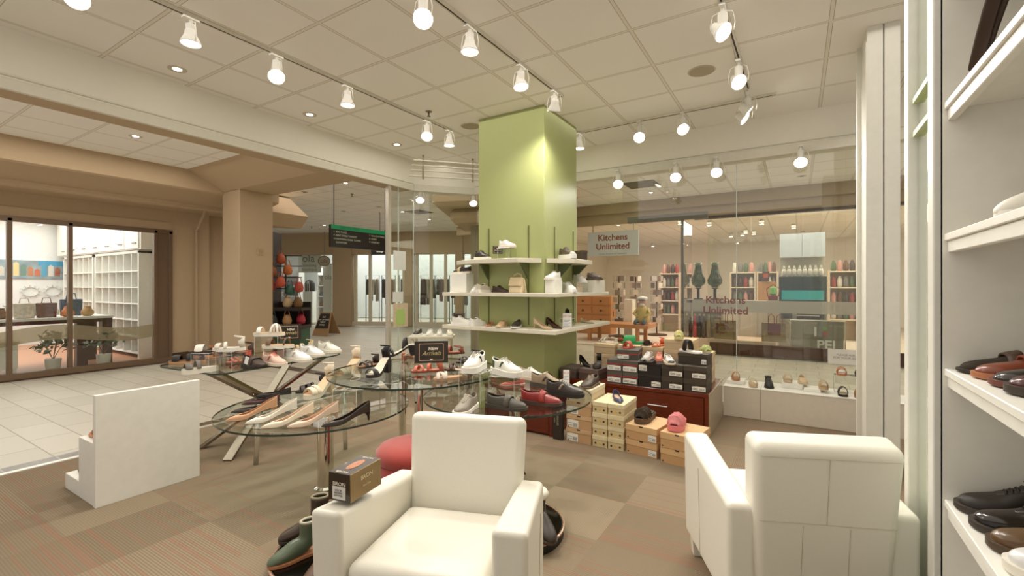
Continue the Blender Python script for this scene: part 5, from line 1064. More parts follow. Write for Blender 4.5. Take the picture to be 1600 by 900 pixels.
# ---- bag kiosk
kl = W(-4.98, 10.2)
r = thing('bag_kiosk', 'dark wooden kiosk with a green front beyond the beige mall pillar', 'kiosk', kl, YAW)
MB().box(-.32, -.27, -.3, .3, 0, 2.55).build('post', mat('2E2420', .4), r)
MB().box(-.27, .40, -.25, .25, .0, .42).build('base', mat('3A5A40', .6), r); MB().box(-.27, .42, -.27, .27, .42, .50).build('shelf', mat('2E1E14', .5), r); MB().box(-.27, .42, -.22, .27, .82, .88).build('shelf', mat('2E1E14', .5), r)
MB().box(-.27, .42, .22, .27, .5, 1.0).build('back_panel', mat('241812', .6), r)
MB().tube([(-.06, .06, .88), (-.06, .06, 2.05)], .02, 8).build('pole', mat('2E2420', .4), r)
for z_ in (1.3, 1.55, 1.8, 2.03): MB().tube([(-.26, .06, z_), (.3, .06, z_)], .012, 6).build('hanging_bar', mat('2E2420', .4), r)
cols = ['A8522C', '8A4A2A', 'B86A34', 'C4583A', '3E6A58', 'A03C34', 'B8503C', '7A5A34', 'D0B48A', '2E3A34', 'B02E3C', 'C89A6A']
nm = ['orange brown', 'chestnut', 'amber', 'rust red', 'teal', 'dark red', 'coral', 'olive brown', 'cream', 'dark green', 'crimson', 'tan']
wh = ['hanging topmost', 'hanging high on the left', 'hanging high on the right', 'hanging in the middle', 'hanging low in the middle', 'hanging low on the left', 'hanging low on the right', 'hanging lowest', 'on the upper shelf', 'on the lower shelf, left', 'on the lower shelf, right', 'on the lower shelf, middle']
pos = [(-.10, 1.84), (-.19, 1.56), (.05, 1.60), (.0, 1.33), (.10, 1.16), (-.20, 1.25), (.30, 1.22), (.30, .885), (.06, .885), (-.16, .505), (.28, .505), (.06, .505)]
for c, n_, w_, (x, z) in zip(cols, nm, wh, pos):
    dd = (.07, .28)[cols.index(c) % 2] if z > .95 else (.10, .30, -.06, .12)[cols.index(c) % 4]; p = kl+Vector((math.cos(YAW)*x+math.sin(YAW)*dd, math.sin(YAW)*x-math.cos(YAW)*dd, z)); b = thing('handbag', '%s bag %s of the mall kiosk' % (n_, w_), 'handbag', p, YAW, 'bags on the mall kiosk')
    MB().lathe([(.02, .0), (.08, .02), (.098, .09), (.08, .17), (.045, .22), (.02, .23)], 14).build('body', mat(c, .6, noise=.3), b, smooth=True); MB().tube([(-.06, 0, .2), (-.03, 0, .33), (.03, 0, .33), (.06, 0, .2)], .008, 6).build('handle', mat(c, .6), b)
# ---- ola clothing front
OL = mat('8A8478', .6)
def banner(name, lb, px0, px1, py0, py1, t, m=PAPER, cat='sign', grp='clothing shop signs'):
    a = tp(px0, py1, t); b = tp(px1, py0, t); r = thing(name, lb, cat, a, YAW, grp); w = (b-a).xy.length; h = b.z-a.z
    MB().box(0, w, -.01, .01, 0, h).build('panel', m, r); return r, w, h
r, w_, h_ = banner('shop_banner', 'white ola clothing boutique banner in the clothing shop window', 466, 502, 393, 426, 16.2)
text('lettering', 'ola', OL, h_*.5, face_m((w_*.45, -.011, h_*.66), (0, -1, 0)), r); text('lettering', 'clothing\nboutique', OL, h_*.2, face_m((w_*.5, -.011, h_*.24), (0, -1, 0)), r)
MB().tube([(w_/2, 0, h_), (w_/2, 0, H-.2-r.location.z)], .01, 5).build('hanging_rod', OL, r)
r, w_, h_ = banner('shop_banner', 'tall white ola panel at the right of the clothing shop entrance', 505, 519, 412, 497, 16.3); text('lettering', 'ola', OL, .22, face_m((w_*.55, -.011, h_*.75), (0, -1, 0)), r)
MB().box(0, w_, .011, .05, -1.0+0, h_).build('support', PAPER, r) if False else None
p = tp(507, 408, 15.6); r = thing('oval_sign', 'round grey ola hanging sign outside the clothing shop', 'sign', p, YAW)
q = MB(); q.lathe([(.2, 0), (.2, .03)], 28); o = q.build('panel', mat('B4A892', .6), r); o.rotation_euler = (R(90), 0, 0); o.scale = (1, .85, 1)
q = MB().tube([(.2*math.cos(k/24*6.283), -.032, .17*math.sin(k/24*6.283)) for k in range(24)], .012, 6, closed=True).build('rim', mat('6E6454', .5), r); text('lettering', 'ola', mat('6E6454', .6), .2, face_m((0, -.033, .0), (0, -1, 0)), r)
MB().tube([(0, 0, .17), (0, 0, H-p.z)], .01, 6).build('hanging_rod', OL, r)
r = thing('pedestal', 'tall white pedestal inside the clothing shop entrance', 'pedestal', W((484-800)/F*16.6, 16.6), YAW); MB().box(-.17, .17, -.17, .17, 0, 1.17).build('body', PAPER, r, bevel=.004); MB().box(-.18, .18, -.18, .18, 0, .06).build('base', mat('B4AC9C', .5), r)
r = thing('bust_form', 'dark draped bust with white necklaces on the white pedestal', 'bust', W((484-800)/F*16.6, 16.6, 1.17), YAW)
MB().lathe([(.17, 0), (.17, .28), (.12, .38), (.02, .42)], 16).build('body', mat('2A221E', .6), r, smooth=True)
for x in (-.06, 0, .06): MB().tube([(x, -.178, .0), (x, -.178, .26), (x*.3, -.15, .36)], .008, 5).build('necklace', PAPER, r)
p = W((510-800)/F*12.9, 12.9); r = thing('a_frame_board', 'wooden a-frame chalkboard standing outside the clothing shop', 'sign', p, YAW+R(-12))
WD = mat('A8845C', .6)
q = MB().hexa([(-.24, -.30, 0), (.24, -.30, 0), (.24, -.28, 0), (-.24, -.28, 0), (-.17, -.02, .62), (.17, -.02, .62), (.17, 0, .62), (-.17, 0, .62)]).build('front_frame', WD, r)
MB().hexa([(-.24, .30, 0), (.24, .30, 0), (.24, .32, 0), (-.24, .32, 0), (-.17, .01, .62), (.17, .01, .62), (.17, .03, .62), (-.17, .03, .62)]).build('back_frame', WD, r)
MB().hexa([(-.19, -.225, .20), (.19, -.225, .20), (.19, -.21, .20), (-.19, -.21, .20), (-.145, -.045, .59), (.145, -.045, .59), (.145, -.03, .59), (-.145, -.03, .59)]).build('chalkboard', mat('2E261E', .7), q)
M_ = Matrix.Translation((0, -.145, .395)) @ Matrix.Rotation(R(90-25), 4, 'X'); text('chalk_lettering', 'fall\nnew arrivals\nSALE\ntoday', mat('D8D0C4', .8), .075, M_ @ Matrix.Translation((0, 0, .008)), q)
# clothes on rails
gc = ['4A443C', '8A8274', 'C8B89A', '5A4438', 'B89A80', '3A3430', 'D8D0C4', '7A5A48', '2E2A28', 'A89C8C', '6A6A70', '8A3A30']
gn = ['dark grey', 'grey', 'cream', 'brown', 'blush', 'black', 'white', 'chestnut', 'charcoal', 'stone', 'slate', 'brick red']
RA = [(3.0, 'first'), (3.6, 'second'), (4.25, 'third'), (5.05, 'fourth'), (5.6, 'fifth'), (6.2, 'sixth'), (6.95, 'seventh')]
k = 0
d_ = (FB-FA).normalized(); ra = math.atan2(d_.y, d_.x)
for u, on in RA:
    p = along(u, .9); r = thing('clothes_rail', 'black clothes rail, %s from the left in the clothing shop window' % on, 'clothes rail', p, ra, 'clothes rails')
    MB().tube([(-.2, 0, 0), (-.2, 0, 1.75), (.3, 0, 1.75), (.3, 0, 0)], .014, 8).build('frame', BLACK, r); MB().box(-.22, -.18, -.2, .2, 0, .02).build('foot', BLACK, r); MB().box(.28, .32, -.2, .2, 0, .02).build('foot', BLACK, r)
    for j in range(4):
        c = (k*5+j*3) % 12; x = -.12+.115*j; ln = .65+.12*((k+j*2) % 4)
        pp = p+Vector((math.cos(ra)*x, math.sin(ra)*x, 0)); g_ = thing('garment', '%s garment, %s on the %s clothes rail' % (gn[c], ('leftmost', 'second', 'third', 'rightmost')[j], on), 'garment', pp, ra+R(15+(k*17) % 30), 'garments on the clothes rails')
        MB().hexa([(-.035, -.26, 1.70-ln), (.035, -.26, 1.70-ln), (.035, .24, 1.70-ln), (-.035, .24, 1.70-ln), (-.03, -.20, 1.62), (.03, -.20, 1.62), (.03, .20, 1.62), (-.03, .20, 1.62)]).build('cloth', mat(gc[c], .9, noise=.2), g_, bevel=.02); MB().tube([(0, -.18, 1.62), (0, 0, 1.70), (0, .18, 1.62)], .006, 5).build('hanger', CHROME, g_)
    k += 1
for i, (u, lb) in enumerate(((-1.6, 'white shelf unit at the left of the clothing shop'), (.2, 'white shelf unit behind the ola banner'))):
    p = along(u, 2.2); r = thing('shelf_unit', lb, 'shelf unit', p, ra, 'clothing shop shelf units')
    MB().box(0, .04, 0, .4, 0, 2.1).box(1.0, 1.04, 0, .4, 0, 2.1).box(0, 1.04, .38, .4, 0, 2.1).build('frame', PAPER, r)
    for j in range(5):
        MB().box(.04, 1.0, 0, .38, .1+.42*j, .13+.42*j).build('shelf', PAPER, r)
        if j < 4:
            for q_ in range(3):
                c = (i*4+j*3+q_) % 12; b = thing('folded_clothes', '%s folded pile, %s on the %s shelf of the %s unit' % (gn[c], ('left', 'middle', 'right')[q_], ('lowest', 'second', 'third', 'top')[j], ('far left', 'banner side')[i]), 'clothes', p+Vector((math.cos(ra)*(.2+.3*q_)-math.sin(ra)*.15, math.sin(ra)*(.2+.3*q_)+math.cos(ra)*.15, .131+.42*j)), ra, 'folded clothes'); MB().box(-.11, .11, -.12, .12, 0, .16).build('cloth', mat(gc[c], .9, noise=.3), b, bevel=.02)
# ---- accessory shop
XW = -15.05
r = thing('wall_painting', 'long panoramic harbour painting on the white wall of the left shop', 'painting', (XW+.001, xp(2, 430, XW).y-.8, 1.53))
yl = xp(101, 430, XW).y-(xp(2, 430, XW).y-.8); MB().box(0, .03, 0, yl, 0, .42).build('canvas', mat('8A9AA0', .7, noise=.5, scale=5), r)
hc = ['B4583A', 'D8A060', '7A9AA8', 'C8C0B0', 'A84838', 'E0C890', '6A8A7A', 'B87A50', 'C46A4A', '4A9AB8', 'D8D0C0', 'A05A44']
for i in range(12):
    y = yl*(.22+.062*i); h = .12+.05*((i*7) % 4); q = MB().box(.0305, .032, y, y+yl*.05, .06, .06+h).add([(.032, y-.01, .06+h), (.032, y+yl*.05+.01, .06+h), (.032, y+yl*.025, .11+h)], [(0, 1, 2)]); q.build('painted_house', mat(hc[i], .7), r)
MB().box(.0301, .031, yl*.75, yl, .30, .42).build('painted_sky', mat('3A9AC4', .7), r)
for i, px in enumerate((47, 82)):
    c_ = xp(px, 446, XW); q = MB().tube([(0, .16*math.cos(a/20*6.283), .13*math.sin(a/20*6.283)) for a in range(20)], .014, 6, closed=True); o = tag(q.build('wall_wreath', mat('D8D6D0', .7)), 'pale wreath on the white brick wall, %s of the pair' % ('left', 'right')[i], 'wreath', 'wall wreaths'); o.location = (XW+.022, c_.y, c_.z-.14); o.scale = (1, .8, .8)
    for a in range(12): q = MB().tube([(0, .16*math.cos(a/12*6.283), .13*math.sin(a/12*6.283)), (.02, .22*math.cos(a/12*6.283+.1), .18*math.sin(a/12*6.283+.1))], .010, 5).build('leaf', mat('C4C4BC', .7), o)
# cabinets along y=4.02
WC = mat('E8E4DC', .5); yc = 4.018
r = thing('wall_cabinet', 'row of white wall cabinets in the left shop', 'cabinet', (-14.9, yc, 2.04))
MB().box(0, 4.6, -.38, 0, 0, .9).build('body', WC, r)
for i in range(7):
    d = MB().box(.02+.65*i, .63+.65*i, -.40, -.381, .02, .88).build('door', WC, r, bevel=.004); MB().tube([(.4+.65*i, -.402, .12), (.4+.65*i, -.42, .12), (.56+.65*i, -.42, .12), (.56+.65*i, -.402, .12)], .008, 5).build('handle', mat('5A5048', .4), d)
for ui, (x0, x1, lb) in enumerate(((-14.6, -12.75, 'white pigeonhole shelf further back in the left shop'), (-12.65, -10.45, 'white pigeonhole shelf nearest the window of the left shop'))):
    r = thing('pigeonhole_shelf', lb, 'shelf unit', (x0, yc, .08), 0, 'pigeonhole shelves'); wd = x1-x0; nc = 6
    q = MB().box(0, .05, -.36, 0, -.08, 1.94).box(wd-.05, wd, -.36, 0, -.08, 1.94).box(0, wd, -.02, 0, -.08, 1.94).box(0, wd, -.36, 0, 1.90, 1.95)
    for i in range(1, nc): q.box(wd*i/nc-.012, wd*i/nc+.012, -.35, 0, 0, 1.9)
    q.build('frame', WC, r)
    for j in range(6): MB().box(.05, wd-.05, -.36, -.02, .31*j, .31*j+.022).build('shelf', WC, r)
    tr = ['cream pot', 'pale pink candle', 'small white jug', 'grey tin', 'white shell', 'peach bowl', 'ivory vase', 'silver cup', 'beige basket', 'white bunny']
    for k, (ci, j) in enumerate(((1, 1), (3, 1), (2, 2), (4, 2), (1, 3), (3, 3), (4, 3), (2, 4), (3, 4), (4, 5))):
        o = tag(MB().lathe([(.03, 0), (.06, .03), (.055, .10), (.03, .13), (.035, .15)], 12).build('ornament', mat(('D8C4B0', 'D8A898', 'E4E0D8', 'A8A49C', 'D0CCC4')[k % 5], .5), smooth=True), '%s in the %s pigeonhole shelf' % (tr[k], ('back', 'front')[ui]), 'ornament', 'ornaments in the pigeonholes')
        o.location = (x0+wd*(ci+.5)/nc, yc-.2, .08+.31*j+.023)
r = thing('shop_table', 'dark wooden table with a white top in the left shop window', 'table', (-10.75, 1.2, 0)); DK = mat('4A2420', .4)
MB().box(-.45, .5, -.6, 2.02, .80, .84).build('tabletop', mat('DDD8D0', .5), r); MB().box(-.44, .49, -.59, 2.01, .74, .80).build('apron', DK, r)
for x, y in ((.38, -.5), (.38, .55), (.38, 1.62), (.38, 1.95), (-.35, .5), (-.35, 1.95)): MB().box(x-.07, x+.07, y-.07+(0), y+.07, 0, .74).build('leg', DK, r)
its = [('patterned oval handbag', 'C0AE94'), ('dark woven basket', '5A4A3A'), ('shell trimmed tray', 'D0C0AA'), ('floral canvas bag', 'B8A088'), ('cream patterned tote', 'CDBCA0'), ('blue grey jar', '8A9AA4'), ('copper bowl', 'B4784A'), ('straw hat on a stand', 'C89A6A'), ('peach dish', 'D0A488'), ('small brown pouch', '7A5A40'), ('white jug', 'E4E0D8'), ('pale flowered tote', 'C4B8A8'), ('grey stone bowl', '9A9488'), ('brown leather purse', '6A4430'), ('cream lidded jar', 'E0D4C0'), ('orange striped dish', 'C87A48'), ('navy patterned bag', '4A5468'), ('tan woven pouch', 'B08A5C')]
for i, (n_, c) in enumerate(its):
    y = .75+.128*i; bg_ = i in (0, 3, 4, 11, 13, 16)
    o = thing('gift_item', n_+' on the dark table of the left shop', 'gift', (-10.75+(.30 if i % 2 else -.02), y, .841), R(90), 'gifts on the left shop table'); o.scale = ((.85, .85, 1.0) if i % 2 else (1.0, 1.0, 1.2))
    if bg_: MB().hexa([(-.13, -.06, 0), (.13, -.06, 0), (.13, .06, 0), (-.13, .06, 0), (-.15, -.03, .24), (.15, -.03, .24), (.15, .03, .24), (-.15, .03, .24)]).build('body', mat(c, .7, noise=.6, scale=18), o, bevel=.015); MB().tube([(-.07, 0, .23), (-.05, 0, .32), (.05, 0, .32), (.07, 0, .23)], .008, 6).build('handle', mat(c, .7), o)
    else: MB().lathe([(.05, 0), (.10, .03), (.105, .08), (.06, .13), (.05, .16)], 16).build('body', mat(c, .6, noise=.4, scale=25), o, smooth=True); MB().lathe([(.052, .16), (.058, .17), (.01, .175)], 14).build('lid', mat(c, .5), o)
for i, (x, y, s_) in enumerate(((-10.3, 2.35, 1), (-10.25, 2.95, 1))):
    o = thing('potted_plant', 'leafy grey green plant on the floor below the table, %s of the two' % ('left', 'right')[i], 'plant', (x+.45, y, .006), 0, 'plants in the left shop')
    MB().lathe([(.08, 0), (.10, .22), (.09, .22)], 16).build('pot', mat('C8C4B8', .6), o); q = MB()
    for k in range(90):
        a = random.uniform(0, 6.28); e = random.uniform(-.3, 1.3); rr_ = random.uniform(.10, .27); c = Vector((math.cos(a)*math.cos(e)*rr_, math.sin(a)*math.cos(e)*rr_, .40+math.sin(e)*rr_)); u = Vector((random.uniform(-1, 1), random.uniform(-1, 1), random.uniform(-.5, .8))).normalized(); v = u.orthogonal().normalized(); L_ = .055
        q.add([c-u*L_, c+v*L_*.5, c+u*L_, c-v*L_*.5], [(0, 1, 2, 3)])
    q.build('foliage', mat('5E6A54', .7, noise=.4, scale=8), o, solid=.001); q = MB()
    for k in range(5): a = k*1.26; q.tube([(0, 0, .2), (math.cos(a)*.08, math.sin(a)*.08, .38), (math.cos(a)*.17, math.sin(a)*.17, .5)], .005, 5)
    q.build('stems', mat('5A4A34', .7), o)
r = thing('side_cabinet', 'small white cabinet on the floor of the left shop', 'cabinet', (-10.05, 1.42, .006)); MB().box(-.2, .2, 0, .55, .12, .5).build('body', WC, r); MB().box(-.22, .22, -.02, .57, .5, .525).build('top', mat('C8B498', .5), r)
for x in (-.17, .17):
    for y in (.03, .52): MB().box(x-.02, x+.02, y-.02, y+.02, 0, .12).build('leg', WC, r)
q = MB(); rows = [[], []]
for k in range(60):
    y = .2+k*.058; zz = .60+.05*math.sin(y*3.4); rows[0].append((XS+.016, y, zz-.11)); rows[1].append((XS+.016, y, zz+.11))
o = tag(q.grid(rows).build('frosted_band', glassmat('frosted', (.62, .60, .50), 1.0, .5)), 'wavy frosted band on the glass of the left shop front', 'window decal')
FRO = bpy.data.materials['frosted']; nt = FRO.node_tree; df = nt.nodes.new('ShaderNodeBsdfDiffuse'); df.inputs[0].default_value = lin('A89C80'); mx = nt.nodes.new('ShaderNodeMixShader'); mx.inputs[0].default_value = .6
on = [n for n in nt.nodes if n.type == 'OUTPUT_MATERIAL'][0]; src = on.inputs[0].links[0].from_socket; nt.links.new(src, mx.inputs[1]); nt.links.new(df.outputs[0], mx.inputs[2]); nt.links.new(mx.outputs[0], on.inputs[0])
# ---- kitchen shop
RED = mat('8A2E24', .6)
a = kp(919, 401, 10.2); b = kp(998, 361, 10.2); c = kp(919, 359, 10.2)
r = thing('hanging_shop_sign', 'white Kitchens Unlimited panel hanging over the kitchen shop entrance', 'sign', a, 0); w_ = b.x-a.x; h_ = .56
MB().box(0, w_, -.015, .015, 0, h_).build('panel', mat('D8D8D8', .5), r)
text('lettering', 'Kitchens\nUnlimited', RED, h_*.36, face_m((w_*.5, -.016, h_*.56), (0, -1, 0)), r, bold=.004); text('lettering', 'Quality Kitchen & Tableware', mat('8A8480', .6), h_*.10, face_m((w_*.5, -.016, h_*.08), (0, -1, 0)), r)
for x in (.12, w_-.12): MB().tube([(x, 0, h_), (x, 0, 3.02-a.z)], .008, 6).build('hanging_rod', mat('6A6258', .5), r)
a = kp(1113, 491, YK-.02)
FR2 = FRO.copy(); FR2.name = 'frosted_pale'
for n in FR2.node_tree.nodes:
    if n.type == 'BSDF_DIFFUSE': n.inputs[0].default_value = lin('CFC8BC')
    if n.type == 'BSDF_TRANSPARENT': n.inputs[0].default_value = (.85, .85, .82, 1)
r = thing('window_decal', 'red Kitchens Unlimited lettering on a frosted strip of the kitchen shop window', 'window decal', (0, 0, 0))
l0 = ay(1078, YK-.01).x; l1 = ay(1346, YK-.01).x
MB().box(l0, l1, YK-.012, YK-.009, kp(1200, 489, YK).z, kp(1200, 470, YK).z).build('frosted_strip', FR2, r)
p = kp(1133, 479, YK-.02); text('lettering', 'Kitchens\nUnlimited', RED, .21, face_m((p.x, YK-.016, p.z+.02), (0, -1, 0)), r, bold=.003)
def kbox(name, lb, cat, px0, px1, py0, py1, y, d, c, grp=None, z0=None, m=None):
    a = kp((px0+px1)/2, py1, y); l_ = ay(px0, y).x; r_ = ay(px1, y).x; zt_ = kp((px0+px1)/2, py0, y).z; zz = a.z if z0 is None else z0
    r = thing(name, lb, cat, ((l_+r_)/2, y, zz), 0, grp); MB().box(-(r_-l_)/2, (r_-l_)/2, 0, d, 0, zt_-zz).build('body', m or mat(c, .6, noise=.15), r, bevel=.004, seg=1); r['w'] = r_-l_; r['h'] = zt_-zz; return r
WOOD = wood_mat('pine', 'B87444', 'C88A5A', .4, 2)
r = kbox('drawer_chest', 'pine drawer chest in the kitchen shop entrance, behind the pillar shelves', 'chest of drawers', 898, 954, 463, 500, 12.4, .5, 'B87A4A', z0=.006, m=WOOD)
for i in range(2):
    for j in range(4):
        hh = r['h']/4; ww = r['w']/2; d = MB().box(-r['w']/2+ww*i+.02, -r['w']/2+ww*(i+1)-.02, -.02, -.001, hh*j+.03, hh*(j+1)-.02).build('drawer', WOOD, r, bevel=.004); MB().lathe([(.025, -.0), (.03, .03)], 10, (0, 0, 0)).build('knob', mat('4A3020', .4), d)
        k_ = [c for c in bpy.data.objects if c.parent == d][0]; k_.rotation_euler = (R(90), 0, 0); k_.location = (-r['w']/2+ww*(i+.5), -.021, hh*(j+.5))
r = kbox('display_table', 'low pine table inside the kitchen shop entrance', 'table', 905, 1012, 506, 512, 10.75, .8, 'C08050', m=WOOD)
for x in (-.6, .6):
    for y in (.06, .74): MB().box(x-.04, x+.04, y-.04, y+.04, -r.location.z+.006, 0).build('leg', WOOD, r)
for i, (px, y, lb) in enumerate(((967, 12.0, 'tall dark spinner rack of cards at the left in the kitchen shop'), (993, 12.9, 'spinner rack of cards behind the white plinth in the kitchen shop'), (1012, 12.0, 'spinner rack of small goods at the entrance glass of the kitchen shop'))):
    p = ay(px+(14 if i == 2 else 0), y+(.9 if i == 2 else 0)); p.z = .006; r = thing('spinner_rack', lb, 'spinner rack', p, .3*i, 'spinner racks'); MB().tube([(0, 0, 0), (0, 0, 1.62)], .02, 8).build('pole', mat('4A2E24', .4), r); MB().lathe([(.28, 0), (.28, .03), (.05, .06)], 20).build('base', mat('4A2E24', .4), r)
    for j in range(7):
        for k in range(4):
            a_ = k*1.57+j*.4; MB().hexa([(math.cos(a_)*.14-math.sin(a_)*.07*s1+math.cos(a_)*.01*s3, math.sin(a_)*.14+math.cos(a_)*.07*s1+math.sin(a_)*.01*s3, .35+.19*j+.14*s2) for s2 in (0, 1) for s1, s3 in ((-1, 0), (1, 0), (1, 1), (-1, 1))]).build('card_pack', mat(('B4A090', '8A7468', 'C8B4A0', '6A5A50', 'D8CCC0')[(j+k+i) % 5], .6, noise=.4, scale=30), r)
r = kbox('plinth', 'narrow white plinth between the spinner racks', 'plinth', 975, 988, 468, 500, 11.62, .3, 'E4DACA', z0=.006)
r = kbox('display_cabinet', 'tall white display cabinet behind the gift bags in the kitchen shop', 'cabinet', 1128, 1214, 470, 530, 11.6, .4, 'EADFD2', z0=.006)
for i in range(3): MB().box(-r['w']/2+r['w']/3*i+.02, -r['w']/2+r['w']/3*(i+1)-.02, -.02, -.001, .06, r['h']-.04).build('door', mat('EADFD2', .5), r, bevel=.004)
# sailor figurine on the table
p = ay(1004, 11.05); p.z = kp(950, 506, 10.75).z+.012
r = thing('fisherman_figurine', 'seated fisherman figurine with a white cap in the kitchen shop entrance', 'figurine', p, R(0))
MB().lathe([(.02, .0), (.15, .02), (.17, .12), (.12, .28), (.13, .36), (.06, .43), (.03, .45)], 18).build('coat', mat('C8B070', .7), r, smooth=True)
MB().lathe([(.03, .42), (.075, .46), (.09, .53), (.075, .59), (.02, .62)], 16).build('head', mat('C09070', .6), r, smooth=True)
MB().lathe([(.04, -.02), (.07, .0), (.05, .05), (.01, .06)], 12, (0, -.05, .44)).build('beard', mat('D8D0C8', .8), r, smooth=True)
MB().lathe([(.095, .57), (.12, .60), (.11, .64), (.02, .66)], 16).build('cap', mat('E8E4DC', .6), r, smooth=True); MB().box(-.07, .07, -.14, -.06, .565, .58).build('cap_peak', BLACK, r)
for sg in (-1, 1):
    MB().tube([(sg*.12, 0, .36), (sg*.19, -.06, .24), (sg*.08, -.16, .18)], .042, 10, r2=.028).build('arm', mat('C8B070', .7), r, smooth=True); MB().tube([(sg*.07, -.02, .06), (sg*.10, -.24, .07), (sg*.10, -.28, .02)], .05, 10, r2=.04).build('leg', mat('5A6A78', .7), r, smooth=True)
# window display of the kitchen shop
PL = mat('E8C8B0', .6)
r = kbox('plinth', 'long peach white plinth in the kitchen shop window', 'plinth', 1062, 1212, 531, 545, 10.3, .9, 'E8C8B0', z0=.006, m=PL)
zpl = r.location.z+r['h']+.001
r = kbox('plinth', 'grey pedestal under the glass lanterns in the kitchen shop window', 'pedestal', 1082, 1127, 468, 486, 10.6, .4, '8A8478', z0=zpl)
zl = r.location.z+r['h']+.001
LG = glassmat('green_glass', (.55, .62, .52), 1.6)
for px, lb in ((1091, 'left'), (1117, 'right')):
    p = ay(px, 10.8); p.z = zl; r = thing('glass_lantern', 'large green glass vase, %s of the two in the kitchen shop window' % lb, 'vase', p, 0, 'glass vases')
    MB().lathe([(.10, 0), (.10, .02), (.03, .04), (.03, .22), (.09, .25)], 16).build('stand', mat('3A2A20', .4), r); MB().lathe([(.05, .255), (.14, .34), (.15, .42), (.09, .56), (.06, .72), (.08, .80)], 24, cap=False).build('vase', LG, r, smooth=True, solid=.006)
bt = ['2A1E1A', 'C4404A', '2E2A28', '5A4A48', 'A89080', '3A2A24']; bn = ['black', 'pink red', 'dark grey', 'taupe', 'cream', 'brown']
for i in range(5):
    p = ay(1079+7*i, 10.45); p.z = zpl; r = thing('bottle', '%s bottle in the row on the peach plinth' % bn[i], 'bottle', p, 0, 'bottles on the peach plinth')
    MB().lathe([(.036, 0), (.04, .04), (.04, .26), (.02, .36), (.02, .46)], 14).build('body', mat(bt[i], .3), r, smooth=True); MB().lathe([(.024, .46), (.024, .50)], 10).build('cap', mat('C8B89A', .3, .6), r)
for px0, px1, py0, py1, lb, art in ((1116, 1150, 503, 526, 'brown paper gift bag with red and black print in the kitchen shop window', 1), (1190, 1228, 507, 531, 'brown paper gift bag with a red patterned square in the kitchen shop window', 0)):
    a = kp((px0+px1)/2, py1, 10.42); r = thing('gift_bag', lb, 'gift bag', (a.x, 10.42, zpl if True else a.z), 0, 'gift bags'); hw = (ay(px1, 10.42).x-ay(px0, 10.42).x)/2; h_ = a.z-zpl+.34
    MB().box(-hw, hw, -.05, .05, 0, h_).build('bag', mat('A0845C', .8), r, bevel=.003)
    for x in (-.09, .05): MB().tube([(x, -.052, h_-.06), (x, -.055, h_+.12), (x+.05, -.055, h_+.17), (x+.1, -.055, h_+.12), (x+.1, -.052, h_-.06)], .008, 6).build('handle', RED, r)
    if art: MB().box(-.17, -.12, -.053, -.051, h_-.27, h_-.06).build('printed_fork', BLACK, r); MB().tube([(-.05+.13*math.cos(t_), -.053, h_-.17+.08*math.sin(t_)) for t_ in [k*.5 for k in range(12)]], .01, 6).build('printed_motif', RED, r); text('lettering', 'food', RED, .10, face_m((.08, -.052, h_-.17), (0, -1, 0)), r)
    else: MB().box(-.10, .12, -.053, -.051, h_-.25, h_-.02).build('printed_square', mat('7A2E28', .7, noise=.6, scale=30), r)
# range cooker
def kx_(px, y): return ay(px, y).x
xa, xb = kx_(1217, 11.4), kx_(1292, 11.4)
r = thing('range_cooker', 'steel range cooker with teal lit screen in the kitchen shop', 'cooker', ((xa+xb)/2, 11.4, .006)); hw = (xb-xa)/2; ST2 = mat('B4AEA4', .3, .8)
MB().box(-hw, hw, 0, .7, .05, 1.02).build('body', ST2, r, bevel=.006); MB().box(-hw, hw, .0, .65, 1.02, 1.55).build('upper_oven', mat('16241E', .15), r, bevel=.006)
MB().box(-hw+.05, hw-.05, -.012, 0, 1.06, 1.26).build('lit_screen', mat('1E8A86', .3, emit=.5), r)
for i in range(3): MB().tube([(-.1, -.02, .34+.2*i), (-.1, -.06, .34+.2*i), (.3, -.06, .34+.2*i), (.3, -.02, .34+.2*i)], .012, 6).build('handle', CHROME, r)
for x0_, x1_ in ((-hw+.04, -.18), (-.1, hw-.04)): MB().box(x0_, x1_, -.02, 0, .66, .92).build('oven_door', mat('2A241E', .15), r, bevel=.005)
MB().box(-hw, hw, -.03, .0, .94, 1.0).build('control_panel', ST2, r)
cr = ['white teapot', 'white sugar bowl', 'small cream cup', 'patterned white jar', 'large lace bowl', 'tall white jug', 'cream canister', 'white casserole']
for i, n_ in enumerate(cr):
    o = thing('crockery', n_+' on top of the range cooker', 'crockery', (r.location.x-hw+.09+i*(2*hw-.18)/7, 11.65, 1.557), 0, 'white crockery'); s_ = .07+.02*((i*3) % 3)
    s_ *= .62; MB().lathe([(s_*.6, 0), (s_, .04), (s_*1.05, .11), (s_*.7, .17)], 16).build('body', mat('E4DCD0', .35), o, smooth=True); MB().lathe([(s_*.72, .17), (s_*.5, .20), (.015, .21), (.018, .24)], 12).build('lid', mat('DCD2C4', .35), o, smooth=True)
r2 = thing('upper_cabinet', 'white glossy wall cabinet above the range cooker', 'cabinet', (r.location.x, 12.0, 2.0)); 
for x0_, x1_ in ((-hw, -.005), (.005, hw)): MB().box(x0_, x1_, -.02, 0, 0, .52).build('door', mat('D8DEE8', .3), r2, bevel=.003)
MB().box(-hw, hw, .001, .35, 0, .52).build('body', PAPER, r2); MB().box(-hw, hw, .36, .40, -2.0+.006, .52).build('back_panel', mat('C8C0B0', .5), r2)
